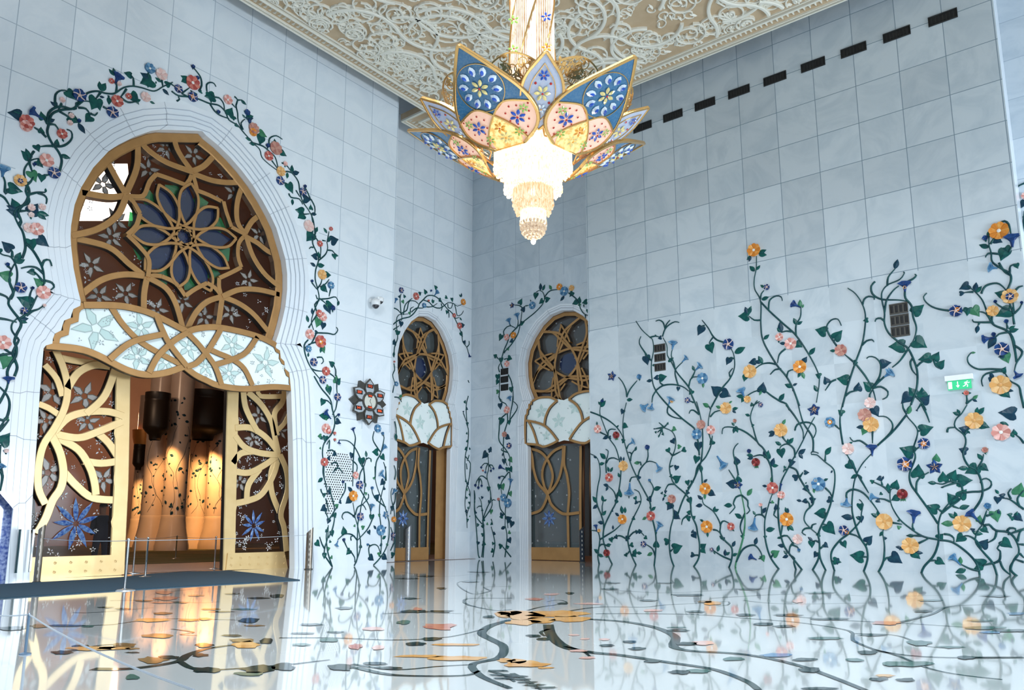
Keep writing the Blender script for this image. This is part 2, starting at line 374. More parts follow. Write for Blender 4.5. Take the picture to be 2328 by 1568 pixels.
def offset(P, d, drop_scallop=True):
    """outline pushed outward; P runs from left floor over the apex to right floor"""
    n = len(P); out = []
    for i, p in enumerate(P):
        a, b = P[max(i-1, 0)], P[min(i+1, n-1)]; dx, dy = b[0]-a[0], b[1]-a[1]; l = math.hypot(dx, dy) or 1
        q = (p[0]-dy/l*d, p[1]+dx/l*d)
        if i in (0, n-1): q = (p[0]+(-d if i == 0 else d), 0.0)
        out.append(q)
    return out
def smooth(hf, k):
    hf = list(hf)
    for _ in range(k):
        g = [hf[0]]+[((hf[i-1][0]+2*hf[i][0]+hf[i+1][0])/4, (hf[i-1][1]+2*hf[i][1]+hf[i+1][1])/4) for i in range(1, len(hf)-1)]+[hf[-1]]; hf = g
    return hf
def door_outline(hf, d, sm):
    P = (h1L[::-1]+h1[1:]) if hf is h1 else mirror(hf)
    Q = offset(smooth(P, sm), d)
    if hf is h1: Q = [(max(a, 6.87-AX1) if b < 2.01 else a, b) for a, b in Q]
    return Q
h1L = [(0, h1[0][1])]+trace(PL, 0, AX1, 'H', '1480,604 1400,615 1250,665 1100,740 1010,800 870,950 760,1130 700,1290 668,1480')+trace(PL, 0, AX1, 'I', '664,220 668,300 690,500 730,700 757,808 752,850 690,880 672,930 664,962 605,985 588,1035 578,1075 520,1105 503,1150 498,1195 440,1212 418,1240')+trace(PL, 0, AX1, 'n', '96,890 89,1000 81,1109 76,1203 73,1316')
h1L[-1] = (h1L[-1][0], 0.0); h1L[-2:-2] = [(h1L[-3][0]*.9+h1L[-2][0]*.1, 2.04), (h1L[-3][0]*.9+h1L[-2][0]*.1, 2.0)]; h1[-2:] = trace(PL, 0, AX1, 'n', '668,885 672,1000 674,1100 676,1290'); h1[-1] = (h1[-1][0], 0.0)
D1 = dict(pl=PL, ax=AX1, hf=h1, step=.155, nst=5, dep=.36)
PN2 = Narrow('L', X2); PN2.ax = AX2; PN2.sx = 1.62/max(p[0] for p in h3)
D2 = dict(pl=PN2, ax=AX2, hf=h3, step=.075, nst=5, dep=.24)
D3 = dict(pl=PR2, ax=AX3, hf=h3, step=.075, nst=5, dep=.24)
def outer(D): return [(D['ax']+a*getattr(D['pl'], 'sx', 1), b) for a, b in door_outline(D['hf'], D['step']*D['nst'], 2)]
def wall(name, plane, u0, u1, holes, m, zt=ZT, notch=None):
    mb = MB_(); P = [(u0, 0)] if not notch else [(u0, notch[1]), (notch[0], notch[1]), (notch[0], 0)]
    if notch:
        q0 = next(i for i, p in enumerate(holes[0]) if p[1] > 2.01); P = [(u0, 2.0), (holes[0][q0][0], 2.0)]; holes = [holes[0][q0:]]
    for hline in holes: P += hline
    P += [(u1, 0), (u1, zt), (u0, zt)]
    poly(mb, P, 0, plane.to3); o = mb.build(name, m); return tag(o, kind='structure')
wall('wall_left', PL, -4.0, YE, [outer(D1)], M_WL, notch=(6.86, 2.0))
wall('wall_recess_left', PL2, YE, Y2, [outer(D2)], M_W2)
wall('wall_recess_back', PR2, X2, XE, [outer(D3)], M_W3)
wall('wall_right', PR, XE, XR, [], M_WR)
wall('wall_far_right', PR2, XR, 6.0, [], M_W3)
def quad(name, vs, m, kind='structure'):
    mb = MB_(); mb.add(vs, [(0,1,2,3)]); return tag(mb.build(name, m), kind=kind)
quad('wall_recess_side_left', [(XL,YE,0),(X2,YE,0),(X2,YE,ZT),(XL,YE,ZT)], M_PLAIN)
quad('wall_recess_side_right', [(XE,YR,0),(XE,Y2,0),(XE,Y2,ZT),(XE,YR,ZT)], M_PLAIN)
quad('wall_far_side', [(XR,YR,0),(XR,Y2,0),(XR,Y2,ZT),(XR,YR,ZT)], M_PLAIN)
quad('floor', [(-110,-14,0),(12,-14,0),(12,75,0),(-110,75,0)], M_FLOOR)
quad('ceiling_lid', [(-24,-14,ZT),(12,-14,ZT),(12,26,ZT),(-24,26,ZT)], M_PLAIN)  # lid over the carved panel, added to block sky light
# stepped stone mouldings with the deep reveal
def moulding(D, name):
    mb = MB_(); pl, ax = D['pl'], D['ax']; mp = lambda a, b, h: pl.to3(ax+a, b, h)
    ns, st = D['nst'], D['step']; L = [door_outline(D['hf'], st*k, 0 if k == 0 else (1 if k < 3 else 2)) for k in range(ns+1)]
    def ring(A, ha, B, hb, mi=0):
        n = len(A); vs = [mp(*p, ha) for p in A]+[mp(*p, hb) for p in B]
        mb.add(vs, [(i, i+1, n+i+1, n+i) for i in range(n-1)], mi)
    g = .012*(st/.155+.6)
    for k in range(ns, 0, -1):
        ho = -.035*(ns-k)*st/.155; A, B = L[k], L[k-1]
        ring(A, ho, B, ho); hn = -.035*(ns-k+1)*st/.155 if k > 1 else -D['dep']-.04
        ring(B, ho, B, hn, 0)
        if k < ns: 
            A2 = door_outline(D['hf'], st*k-g, 1 if k < 3 else 2) if k > 0 else A
            ring(A, ho+.004, A2, ho+.004, 1)
    tot = [0]
    for p_, q_ in zip(L[0], L[0][1:]): tot.append(tot[-1]+math.dist(p_, q_))
    nj = 22; js = sorted({min(range(2, len(tot)-2), key=lambda i: abs(tot[i]-tot[-1]*(t_+.5)/nj)) for t_ in range(nj)})
    for i in js:
        for k in range(ns, 0, -1):
            ho = -.035*(ns-k)*st/.155+.004; a_, b_ = L[k][i], L[k-1][i]; strip_w = .008
            dx, dy = b_[0]-a_[0], b_[1]-a_[1]; l_ = math.hypot(dx, dy) or 1; nx_, ny_ = -dy/l_*strip_w, dx/l_*strip_w
            mb.add([mp(a_[0]-nx_, a_[1]-ny_, ho), mp(a_[0]+nx_, a_[1]+ny_, ho), mp(b_[0]+nx_, b_[1]+ny_, ho), mp(b_[0]-nx_, b_[1]-ny_, ho)], [(0,1,2,3)], 1)
    return tag(mb.build(name, [M_PLAIN, mat('moulding_groove', (.42,.46,.52), .4)]), kind='structure')
moulding(D1, 'trim_1'); moulding(D2, 'trim_2'); moulding(D3, 'trim_3')
# ---------------------------------------------------------------- glass
def glass(name, tint, dif, fac_d, gl=.10, bump=0, scale=8):
    m = bpy.data.materials.new(name); m.use_nodes = True; nt = m.node_tree; N = nt.nodes; N.clear(); Lk = nt.links
    out = N.new('ShaderNodeOutputMaterial'); tr = N.new('ShaderNodeBsdfTransparent'); tr.inputs[0].default_value = (*tint, 1)
    df = N.new('ShaderNodeBsdfDiffuse'); df.inputs[0].default_value = (*dif, 1); go = N.new('ShaderNodeBsdfGlossy'); go.inputs['Roughness'].default_value = .08 if not bump else .2
    go.inputs[0].default_value = (.9,.95,1,1)
    m1 = N.new('ShaderNodeMixShader'); m1.inputs[0].default_value = fac_d; Lk.new(tr.outputs[0], m1.inputs[1]); Lk.new(df.outputs[0], m1.inputs[2])
    m2 = N.new('ShaderNodeMixShader'); m2.inputs[0].default_value = gl; Lk.new(m1.outputs[0], m2.inputs[1]); Lk.new(go.outputs[0], m2.inputs[2]); Lk.new(m2.outputs[0], out.inputs[0])
    if bump:
        tc = N.new('ShaderNodeTexCoord'); nz = N.new('ShaderNodeTexNoise'); nz.inputs['Scale'].default_value = scale; nz.inputs['Detail'].default_value = 4; Lk.new(tc.outputs['Object'], nz.inputs[0])
        bp = N.new('ShaderNodeBump'); bp.inputs['Strength'].default_value = bump; Lk.new(nz.outputs[0], bp.inputs['Height']); Lk.new(bp.outputs[0], go.inputs['Normal']); Lk.new(bp.outputs[0], df.inputs['Normal'])
    return m
G_CLEAR = glass('smoky_glass', (.72,.62,.56), (.26,.21,.19), .04, .008)
G_BLUE = glass('cobalt_glass', (.03,.10,.40), (.02,.05,.20), .30, .12, .9, 14)
G_GREEN = glass('emerald_glass', (.05,.45,.12), (.05,.30,.10), .5, .12, .9, 14)
G_CRYS = mat('cut_crystal', (.90,.93,.95), .12, coat=.5, bump=.2, nscale=40)
G_MILK = mat('milk_white_glass', (.90,.97,.96), .12, noise=(.86,.95,.94), nscale=2)
G_MINT = mat('mint_glass_star', (.60,.76,.73), .15)
G_ETCH = mat('etched_glass_star', (.33,.30,.28), .3)
G_LINE = mat('lead_outline', (.10,.08,.06), .4, .3)
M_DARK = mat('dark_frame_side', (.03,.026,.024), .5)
M_TEAR = mat('blue_glass_petal', (.02,.06,.26), .15, noise=(.16,.28,.50), nscale=14)
def clip_in(P, p):
    c = False; n = len(P)
    for i in range(n):
        a, b = P[i], P[(i+1) % n]
        if (a[1] > p[1]) != (b[1] > p[1]) and p[0] < (b[0]-a[0])*(p[1]-a[1])/(b[1]-a[1])+a[0]: c = not c
    return c
def bars(D, h, t, specs, mb, w, dep, ref=None, flip=False, mir=False):
    """tracery bars traced on the photograph, carried onto the door's plane"""
    R = ref or D; pl, ax = D['pl'], D['ax']; mp = lambda a, b, hh: pl.to3(ax+a, b, hh)
    for s in specs:
        ww = w
        if ':' in s: k, s = s.split(':'); ww = w*float(k)
        P = trace(R['pl'], h, R['ax'], t, s); P = spline(P, .10)
        for sg in ((1, -1) if mir else (1,)):
            Q = [((a*sg*(-1 if flip else 1)), b) for a, b in P]
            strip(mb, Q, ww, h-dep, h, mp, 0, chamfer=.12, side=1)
def shard_star(mb_f, mb_l, c, r, mp, h, n=5, rot=0, flat=.008):
    """pinwheel star of glass petals with dark outlines"""
    for k in range(n):
        a = rot+2*PI*k/n; A = (c[0]+.22*r*math.cos(a-.5), c[1]+.22*r*math.sin(a-.5)); T = (c[0]+r*math.cos(a), c[1]+r*math.sin(a))
        B = (c[0]+.55*r*math.cos(a-.42), c[1]+.55*r*math.sin(a-.42)); E_ = (c[0]+.50*r*math.cos(a+.30), c[1]+.50*r*math.sin(a+.30)); Z = (c[0]+.2*r*math.cos(a+.5), c[1]+.2*r*math.sin(a+.5))
        P = [A, B, T, E_, Z]; mb_f.add([mp(*p, h+flat) for p in P], [(0,1,2,3,4)])
        if mb_l: strip(mb_l, P, .022, h, h+flat*2.5, mp, closed=True)
def crystals(mb, P, pl, ax, h, n, r0, r1, rnd):
    """little four to six petalled crystal blossoms scattered over glass"""
    xs = [p[0] for p in P]; ys = [p[1] for p in P]; got = 0; tries = 0; mp = lambda a, b, hh: pl.to3(ax+a, b, hh)
    while got < n and tries < n*30:
        tries += 1; c = (rnd.uniform(min(xs), max(xs)), rnd.uniform(min(ys), max(ys)))
        if not clip_in(P, c): continue
        got += 1; k = rnd.choice((3, 4, 5, 6)); r = rnd.uniform(r0, r1); rot = rnd.uniform(0, 6.28)
        for i in range(k):
            a = rot+2*PI*i/k; q = r*rnd.uniform(.55, 1); T = (c[0]+q*math.cos(a), c[1]+q*math.sin(a)); m = (c[0]+.6*q*math.cos(a), c[1]+.6*q*math.sin(a)); s = .2*q
            mb.add([mp(c[0]+.2*q*math.cos(a), c[1]+.2*q*math.sin(a), h), mp(m[0]-s*math.sin(a), m[1]+s*math.cos(a), h), mp(*T, h), mp(m[0]+s*math.sin(a), m[1]-s*math.cos(a), h), mp(*m, h+.03)], [(0,1,4),(1,2,4),(2,3,4),(3,0,4)])
# ================================================================ DOOR 1
def glass_part(D, name, P, h, m, parent):
    mb = MB_(); poly(mb, P, h, lambda a, b, hh: D['pl'].to3(D['ax']+a, b, hh)); return mb.build(name, m, parent)
def upper_shape(hf, zlim, inset=0.0):
    P = door_outline(hf, -inset, 0); return [p for p in P if p[1] > zlim]
rnd = random.Random(3)
door1 = empty('door_1', (XL, AX1, 0), 'tall horseshoe-arched doorway with brass lotus tracery and open sliding leaves', None, None, 'structure')
HF = -D1['dep']
mp1 = lambda a, b, h: PL.to3(AX1+a, b, h)
ros = MB_()
up = door_outline(h1, -.13, 0); up = [p for p in up if p[1] > 6.3]
strip(ros, up, .27, HF-.25, HF, mp1, 0, side=1)
bars(D1, HF, 'Z', ['985,650 850,600 760,540 715,490', '985,650 940,590 905,530 890,475', '985,645 1040,620 1085,575 1105,550', '985,655 1080,690 1160,702 1240,700',
 '1255,965 1215,900 1215,800 1245,705', '1255,960 1290,900 1335,865', '1255,975 1320,1010 1370,1050 1425,1075', '1255,980 1290,1080 1350,1170 1430,1240',
 '1135,1285 1220,1250 1320,1250 1425,1275', '1135,1285 1220,1320 1300,1380 1390,1490', '1135,1290 1120,1400 1105,1490', '1135,1285 1060,1310 1000,1370 945,1480',
 '755,1185 850,1240 900,1320 935,1440', '755,1185 740,1270 738,1400', '755,1180 640,1170 520,1200 400,1290', '755,1185 670,1120 560,1030 365,980',
 '645,770 600,870 500,940 365,975', '645,770 560,778 420,755', '645,765 600,690 540,580', '645,760 690,660 705,590 705,495'], ros, .17, .25)
bars(D1, HF, 'Z', ['645,770 715,775 742,760 765,700 800,660', '800,660 860,680 950,715', '950,715 970,690 985,650', '985,650 1000,700 1010,742', '1010,742 1070,765 1140,800',
 '1140,800 1152,850 1180,930', '1180,930 1215,950 1255,970', '1255,970 1220,1010 1215,1080 1232,1135', '1232,1135 1185,1160 1120,1190', '1120,1190 1120,1240 1135,1285',
 '1135,1285 1100,1240 1060,1215', '1060,1215 1000,1245 950,1280', '950,1280 900,1215 830,1180', '830,1180 790,1175 755,1185', '755,1185 760,1100 720,1040 650,970', '650,970 695,925 715,860', '715,860 680,800 645,770'], ros, .13, .22)
cc = trace(PL, HF, AX1, 'Z', '945,978')[0]; nodes = trace(PL, HF, AX1, 'Z', '985,650 1255,970 1135,1285 755,1185 645,770')
th0 = math.atan2(nodes[0][1]-cc[1], nodes[0][0]-cc[0]); RN = sum(math.dist(n_, cc) for n_ in nodes)/5
for k in range(10):
    a = th0+k*PI/5; rt = RN*(.87 if k % 2 == 0 else .80)
    for sg in (1, -1):
        P = spline([(cc[0]+r_*rt*math.cos(a+sg*s_), cc[1]+r_*rt*math.sin(a+sg*s_)) for r_, s_ in ((1,0),(.84,.17),(.66,.27),(.48,.33),(.33,.42),(.22,.72),(.17,1.3),(.15,1.8))], .08)
        strip(ros, P, .085, HF-.18, HF-.01, mp1, 0, side=1)
ros_o = ros.build('rosette_tracery', [M_GOLD, M_DARK], door1)
gp = [p for p in door_outline(h1, .02, 0) if p[1] > 5.9]
glass_part(D1, 'smoky_glass', gp, HF-.30, G_CLEAR, ros_o)
mb = MB_(); gmb = MB_()
for k in range(10):
    a = th0+k*PI/5; R_ = RN*.83
    P = [(cc[0], cc[1])]+[(cc[0]+r_*RN*math.cos(a+s_), cc[1]+r_*RN*math.sin(a+s_)) for r_, s_ in ((.42,-.30),(.62,-.22),(.84,0),(.62,.22),(.42,.30))]
    poly(mb, P, HF-.20, mp1)
    a += PI/10; P = [(cc[0]+r_*RN*math.cos(a+s_), cc[1]+r_*RN*math.sin(a+s_)) for r_, s_ in ((.46,0),(.66,-.16),(.80,-.14),(.80,.14),(.66,.16))]
    poly(gmb, P, HF-.21, mp1)
mb.build('blue_glass', G_BLUE, ros_o); gmb.build('green_glass', G_GREEN, ros_o)
sf, sl, cr = MB_(), MB_(), MB_()
for p in trace(PL, HF-.28, AX1, 'Z', '525,715 565,985 465,1125 505,1280 640,1270 755,640 845,530 985,565 1320,970 1265,1200 930,1310 1040,1390 1175,1370 1190,760 800,1350 590,900'):
    shard_star(sf, sl, p, .36, mp1, HF-.29, 5, rnd.uniform(0, 6))
sf.build('glass_star', G_ETCH, ros_o); sl.build('star_outline', G_LINE, ros_o)
ring_ = [p for p in gp]
crystals(cr, ring_, PL, AX1, HF-.28, 170, .06, .13, rnd); cr.build('crystal_blossom', G_CRYS, ros_o)
# transom band
HB = -.10
tr = MB_()
TOP = '430,95 600,98 700,115 790,145 960,232'; TOP2 = '960,232 1010,215 1110,208 1250,235 1345,265 1410,300'
BOT = '945,408 850,440 750,450 650,425 500,350 400,318 240,302'; BOT2 = '945,408 1000,450 1060,480 1120,505 1250,522 1400,512 1505,520'
LS = '240,302 260,292 292,290 292,262 305,245 340,235 342,205 352,180 390,168 392,130 405,108 432,95'
RS = '1410,300 1420,325 1440,338 1440,365 1450,385 1468,398 1467,425 1475,448 1490,460 1490,490 1505,520'
bars(D1, HB, 'W', ['1.1:'+TOP, '1.1:'+TOP2, '1.1:'+BOT, '1.1:'+BOT2, '570,100 630,190 710,272 800,330 950,408', '560,372 640,305 710,272 830,245', '800,150 830,225 870,300 955,408', '960,235 900,270 860,303 805,360 762,440',
  '960,240 1010,290 1052,342 1100,410 1132,500', '1130,215 1100,270 1052,342 1000,395 955,408', '1315,258 1260,335 1190,372 1100,400', '1062,315 1120,342 1190,372 1250,420 1292,505'], tr, .165, .20)
def raw(D, h, t, s, mb, w, dep, mir=False, ref=None, flip=False):
    P = trace((ref or D)['pl'], h, (ref or D)['ax'], t, s)
    for sg in ((1, -1) if mir else (1,)):
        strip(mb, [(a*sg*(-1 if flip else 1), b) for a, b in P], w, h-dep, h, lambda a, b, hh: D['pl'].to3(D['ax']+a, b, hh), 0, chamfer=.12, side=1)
raw(D1, HB, 'W', LS, tr, .17, .20); raw(D1, HB, 'W', RS, tr, .17, .20)
tr_o = tr.build('transom_tracery', [M_GOLD, M_DARK], door1)
BP = trace(PL, HB, AX1, 'W', TOP+' '+TOP2+' '+RS+' '+' '.join((BOT2.split()[::-1]))+' '+BOT+' '+LS)
glass_part(D1, 'milk_glass', BP, HB-.10, G_MILK, tr_o)
sf, sl, cr = MB_(), MB_(), MB_()
for x, y, r in ((490,215,.62),(715,210,.42),(700,360,.40),(845,385,.40),(960,315,.38),(1180,300,.40),(1350,390,.50),(1165,445,.38),(1045,410,.30)):
    shard_star(sf, sl, trace(PL, HB-.1, AX1, 'W', f'{x},{y}')[0], r, mp1, HB-.095, 5, rnd.uniform(0, 6))
sf.build('mint_star', G_MINT, tr_o); sl.build('star_outline', mat('pale_outline', (.45,.55,.53), .3), tr_o)
crystals(cr, BP, PL, AX1, HB-.09, 90, .06, .12, rnd); cr.build('crystal_blossom', mat('grey_crystal', (.55,.60,.60), .15, coat=.5), tr_o)
# two sliding leaves, drawn half open
HL = -.85
def leaf(sty, specs, thin, foot, flower, outline, lab):
    lm = MB_(); bars(D1, HL, 'W', specs, lm, .20, .22); raw(D1, HL, 'W', sty, lm, .40, .22)
    P = trace(PL, HL, AX1, 'W', foot); poly(lm, P, HL+.01, mp1, 0, HL-.22)
    for px in range(7):
        for py in (.3, .72):
            u = P[0][0]+(P[1][0]-P[0][0])*(px+.5)/7; v = P[2][1]*(1-py)+P[0][1]*py
            star(lm, (u, v), .045, lambda a_, b_, h_: mp1(a_, b_, HL+.011+h_), 6, 0, 0, .012, .3)
    for s in thin: bars(D1, HL, 'W', [s], lm, .07, .20)
    o = lm.build('door_leaf', [M_LEAF, M_DARK], door1); o['label'] = lab
    O = trace(PL, HL-.12, AX1, 'W', outline); glass_part(D1, 'leaf_glass', O, HL-.14, G_CLEAR, o)
    bk = MB_()
    c_, l_ = MB_(), MB_(); crystals(c_, O, PL, AX1, HL-.12, 120, .055, .13, rnd); c_.build('crystal_blossom', G_CRYS, o)
    s_, sl_ = MB_(), MB_()
    for x, y, r in flower['stars']: shard_star(s_, sl_, trace(PL, HL-.12, AX1, 'W', f'{x},{y}')[0], r, mp1, HL-.13, 5, rnd.uniform(0, 6))
    s_.build('glass_star', G_ETCH, o); sl_.build('star_outline', G_LINE, o)
    f_ = MB_(); c0 = trace(PL, HL-.12, AX1, 'W', '%d,%d' % flower['c'])[0]
    for k in range(9): a = .3+2*PI*k/9; leaf_shape(f_, (c0[0]+.06*math.cos(a), c0[1]+.06*math.sin(a)), (c0[0]+flower['r']*math.cos(a)*(1 if k % 2 else .8), c0[1]+flower['r']*math.sin(a)), flower['r']*.20, lambda a_, b_, h_: mp1(a_, b_, HL-.10+h_), 0)
    f_.build('blue_glass_flower', M_TEAR, o)
    return o
M_LEAF = mat('satin_brass_lit', (.78,.56,.27), .36, .35, noise=(.74,.52,.24), nscale=3)  # lighter copy of the door brass, stronger light low down put into colour
leaf('632,430 628,700 622,1000 610,1240 600,1470', ['.9:285,325 325,420 345,520 330,620 280,720 222,810 197,920 197,1030 232,1110', '265,760 308,850 325,950 310,1030 270,1090 235,1180 190,1260',
  '280,740 350,670 450,640 560,640 630,662', '270,750 400,772 500,742 625,690', '290,770 400,830 460,920 485,1000 492,1062', '430,890 520,902 615,890', '500,745 560,800 612,880', '335,950 400,1020 480,1078 612,1090',
  '.9:300,360 400,380 560,402', '345,520 400,440 480,402 560,408', '590,420 550,530 510,590 440,650', '.8:230,400 290,470 320,560', '.8:200,600 250,620 310,660'],
  ['605,500 600,560 612,620 605,690 590,750 612,820 612,890 592,950 590,1010 605,1080 600,1140 575,1200 590,1270 572,1330'], '60,1497 618,1470 612,1368 60,1384',
  dict(c=(385,1210), r=.68, stars=((430,560,.42),(445,690,.34),(270,540,.42),(235,685,.34),(245,950,.42),(525,985,.36))), '60,310 240,330 640,430 600,1375 60,1385', 'left leaf with the larger blue flower')
leaf('1192,520 1185,800 1178,1100 1170,1445', ['1240,530 1250,610 1280,680 1315,745', '1265,540 1330,600 1380,680 1400,760 1420,850', '1200,722 1280,722 1360,772 1422,850', '1200,760 1250,820 1330,850 1430,860', '1190,900 1230,852 1290,842',
  '1190,940 1270,950 1350,912 1425,860', '1330,930 1272,1010 1262,1088', '1425,870 1400,960 1340,1058 1270,1092 1190,1108', '1425,860 1388,950 1392,1050 1430,1150', '1428,860 1460,940 1465,1040 1432,1160 1448,1230 1460,1350', '1412,760 1400,650 1440,590 1452,520', '.8:1320,525 1330,560 1480,560', '.8:1410,740 1450,700 1480,640'],
  ['1215,560 1205,620 1215,700 1195,760 1200,840 1185,900 1205,960 1190,1040 1205,1120 1185,1190 1200,1270 1192,1340'], '1150,1446 1465,1436 1448,1352 1160,1360',
  dict(c=(1290,1220), r=.5, stars=((1320,660,.34),(1290,780,.34),(1220,1000,.34),(1430,740,.3))), '1190,520 1490,530 1470,1352 1180,1360', 'right leaf with the smaller blue flower')
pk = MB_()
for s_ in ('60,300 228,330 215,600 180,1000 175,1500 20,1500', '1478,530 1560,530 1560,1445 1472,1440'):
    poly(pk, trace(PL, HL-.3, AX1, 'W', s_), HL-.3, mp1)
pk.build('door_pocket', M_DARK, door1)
tag(door1, kind='structure')
# ================================================================ DOORS 2 and 3
def small_door(D, name, flip, lab):
    rn = random.Random(5); h = -D['dep']; root = empty(name, D['pl'].to3(D['ax'], 0, 0), lab, None, None, 'structure')
    mp = lambda a, b, hh: D['pl'].to3(D['ax']+a, b, hh)
    def T(hh, t, s): return [(a*(-1 if flip else 1), b) for a, b in trace(PR2, hh, AX3, t, s)]
    ro = MB_(); up = [p for p in door_outline(h3, -.09, 0) if p[1] > 5.6]; strip(ro, up, .17, h-.22, h, mp, 0, side=1)
    c = (.02, 7.86); R = 1.98
    def pol(r, an): return (c[0]+r*math.cos(an), c[1]+r*math.sin(an)*1.04)
    for k in range(5):
        a = math.radians(62)+2*PI*k/5
        for pts in (((1.02,0),(.75,17),(.50,30),(.30,72),(.50,114),(.75,127),(1.02,144)), ((1.02,0),(.66,-27),(.48,-41),(.31,-70),(.26,-108),(.31,-146),(.48,-175),(.66,-189),(1.02,-216))):
            P = spline([pol(R*q, a+math.radians(t_)) for q, t_ in pts], .08); P = [p for p in P if clip_in(up, p)]
            if len(P) > 2: strip(ro, P, .10, h-.22, h-.01, mp, 0, side=1)
        T_ = pol(1.58, a+PI/5)
        for sg in (1, -1): strip(ro, [T_, pol(1.15, a+PI/5+sg*.20), pol(.82, a+PI/5+sg*.42)], .075, h-.22, h-.02, mp, 0, side=1)
    ro = ro.build('rosette_tracery', [M_GOLD, M_DARK], root)
    gmb = MB_(); poly(gmb, [p for p in door_outline(h3, .02, 0) if p[1] > 5.6], h-.26, mp); gmb.build('smoky_glass', G_TEAL, ro)
    bl = MB_(); poly(bl, [(c[0]+.42*math.cos(k*PI/6), c[1]+.42*math.sin(k*PI/6)) for k in range(12)], h-.24, mp); bl.build('blue_glass', G_BLUE, ro)
    cr = MB_(); crystals(cr, up, D['pl'], D['ax'], h-.24, 45, .03, .06, rn); cr.build('crystal_blossom', G_CRYS, ro)
    # lotus transom
    hb = -.06; t = MB_(); q = dict(D=None)
    def B(t_, s, mb, w, dep, hh, mir=False):
        P = spline(T(hh, t_, s), .06)
        for sg in ((1, -1) if mir else (1,)): strip(mb, [(a*sg, b) for a, b in P], w, hh-dep, hh, mp, 0, chamfer=.12, side=1)
    for s in ('825,60 900,20 1000,10 1060,20 1125,55', '1125,55 1040,140 990,250 975,350', '760,290 870,310 975,350 1060,430 1133,528', '785,300 840,410 890,570', '745,565 890,578 960,600 1050,572 1133,528'): B('N', s, t, .095, .16, hb, True)
    P = T(hb, 'N', '822,62 820,95 798,100 796,150 778,160 772,215 755,232 747,290 747,568')
    for sg in (1, -1): strip(t, [(a*sg, b) for a, b in P], .10, hb-.16, hb, mp, 0, side=1)
    t = t.build('transom_tracery', [M_GOLD, M_DARK], root)
    half = T(hb, 'N', '1125,55 1060,20 1000,10 900,20 825,60 798,100 772,215 747,290 747,568 890,578 960,600 1050,572 1133,528')
    mb = MB_(); PP = [(0, half[0][1])]+half[1:-1]+[(0, half[-1][1])]; PP = PP+[(-a, b) for a, b in half[1:-1][::-1]]
    poly(mb, PP, hb-.09, mp); mb.build('milk_glass', G_MILK, t)
    s_, l_ = MB_(), MB_()
    for x, y, r in ((1135,290,.36),(930,180,.34),(1330,130,.34),(990,470,.24),(1290,440,.24)): star(s_, T(hb, 'N', f'{x},{y}')[0], r*.95, lambda a_, b_, h_: mp(a_, b_, hb-.088+h_), 5, 0, PI/2, .01, .26)
    s_.build('mint_star', G_MINT, t)
    cr = MB_(); crystals(cr, PP, D['pl'], D['ax'], hb-.085, 30, .03, .055, rn); cr.build('crystal_blossom', mat('grey_crystal'), t)
    # leaf
    hl = h-.04; l = MB_()
    for s in ('.8:800,620 830,720 850,880 900,1030 1005,1160 1060,1290 1160,1380 1240,1402 1390,1385', '.8:1195,600 1090,650 1010,740 960,850 950,960 975,1080 1010,1160 980,1270 920,1360 800,1402', '.8:800,620 920,660 1000,740 1050,850 1072,960 1045,1080 1010,1160',
              '.8:1195,600 1190,760 1150,960 1080,1090 1010,1160', '1212,590 1205,800 1240,950 1265,1150 1250,1400 1252,1570 1258,1830', '.8:820,760 795,950 790,1100 795,1400 800,1830', '1400,590 1395,1200 1400,1830'):
        B('N', s.split(':')[-1], l, .115, .22, hl)
    for s in ('778,1850 1410,1850', ): 
        P = T(hl, 'N', '772,1935 1412,1935 1412,1800 772,1795'); P[0] = (P[0][0], .02); P[1] = (P[1][0], .02); poly(l, P, hl+.01, mp, 0, hl-.2)
    P = T(hl, 'N', '772,590 772,1900'); strip(l, P, .10, hl-.2, hl, mp, 0, side=1)
    # the further half of the leaf pair and jamb
    P = T(hl, 'N', '1462,560 1462,1900'); strip(l, [(a, max(b, .02)) for a, b in P], .22, hl-.3, hl-.12, mp, 1)
    poly(l, [(1.22, .02), (2.05, .02), (2.05, 6.0), (1.22, 6.0)], hl-.16, mp, 0); poly(l, [(-2.1, .02), (-1.66, .02), (-1.66, 6.0), (-2.1, 6.0)], hl-.16, mp, 1)
    l = l.build('door_leaf', [M_GOLD, M_DARK], root)
    mb = MB_(); G = T(hl-.1, 'N', '772,580 1410,560 1410,1830 772,1830'); poly(mb, G, hl-.12, mp); mb.build('leaf_glass', G_TEAL, l)
    c0 = T(hl-.1, 'N', '1035,1455')[0]; f_ = MB_()
    for k in range(8): a = PI/2+2*PI*k/8; leaf_shape(f_, (c0[0]+.05*math.cos(a), c0[1]+.05*math.sin(a)), (c0[0]+.36*math.cos(a), c0[1]+.36*math.sin(a)), .12, lambda a_, b_, h_: mp(a_, b_, hl-.11+h_), 0)
    f_.build('blue_glass_flower', M_TEAR, l)
    cr = MB_(); crystals(cr, G, D['pl'], D['ax'], hl-.11, 60, .03, .06, rn); cr.build('crystal_blossom', G_CRYS, l)
    return root
G_TEAL = glass('grey_teal_glass', (.50,.52,.50), (.20,.27,.28), .30, .08)
small_door(D2, 'door_2', False, 'narrow arched door with brass seven-point rosette, in the left face of the corner recess')
small_door(D3, 'door_3', False, 'narrow arched brass rosette door at the back of the recess, cut by the right wall')
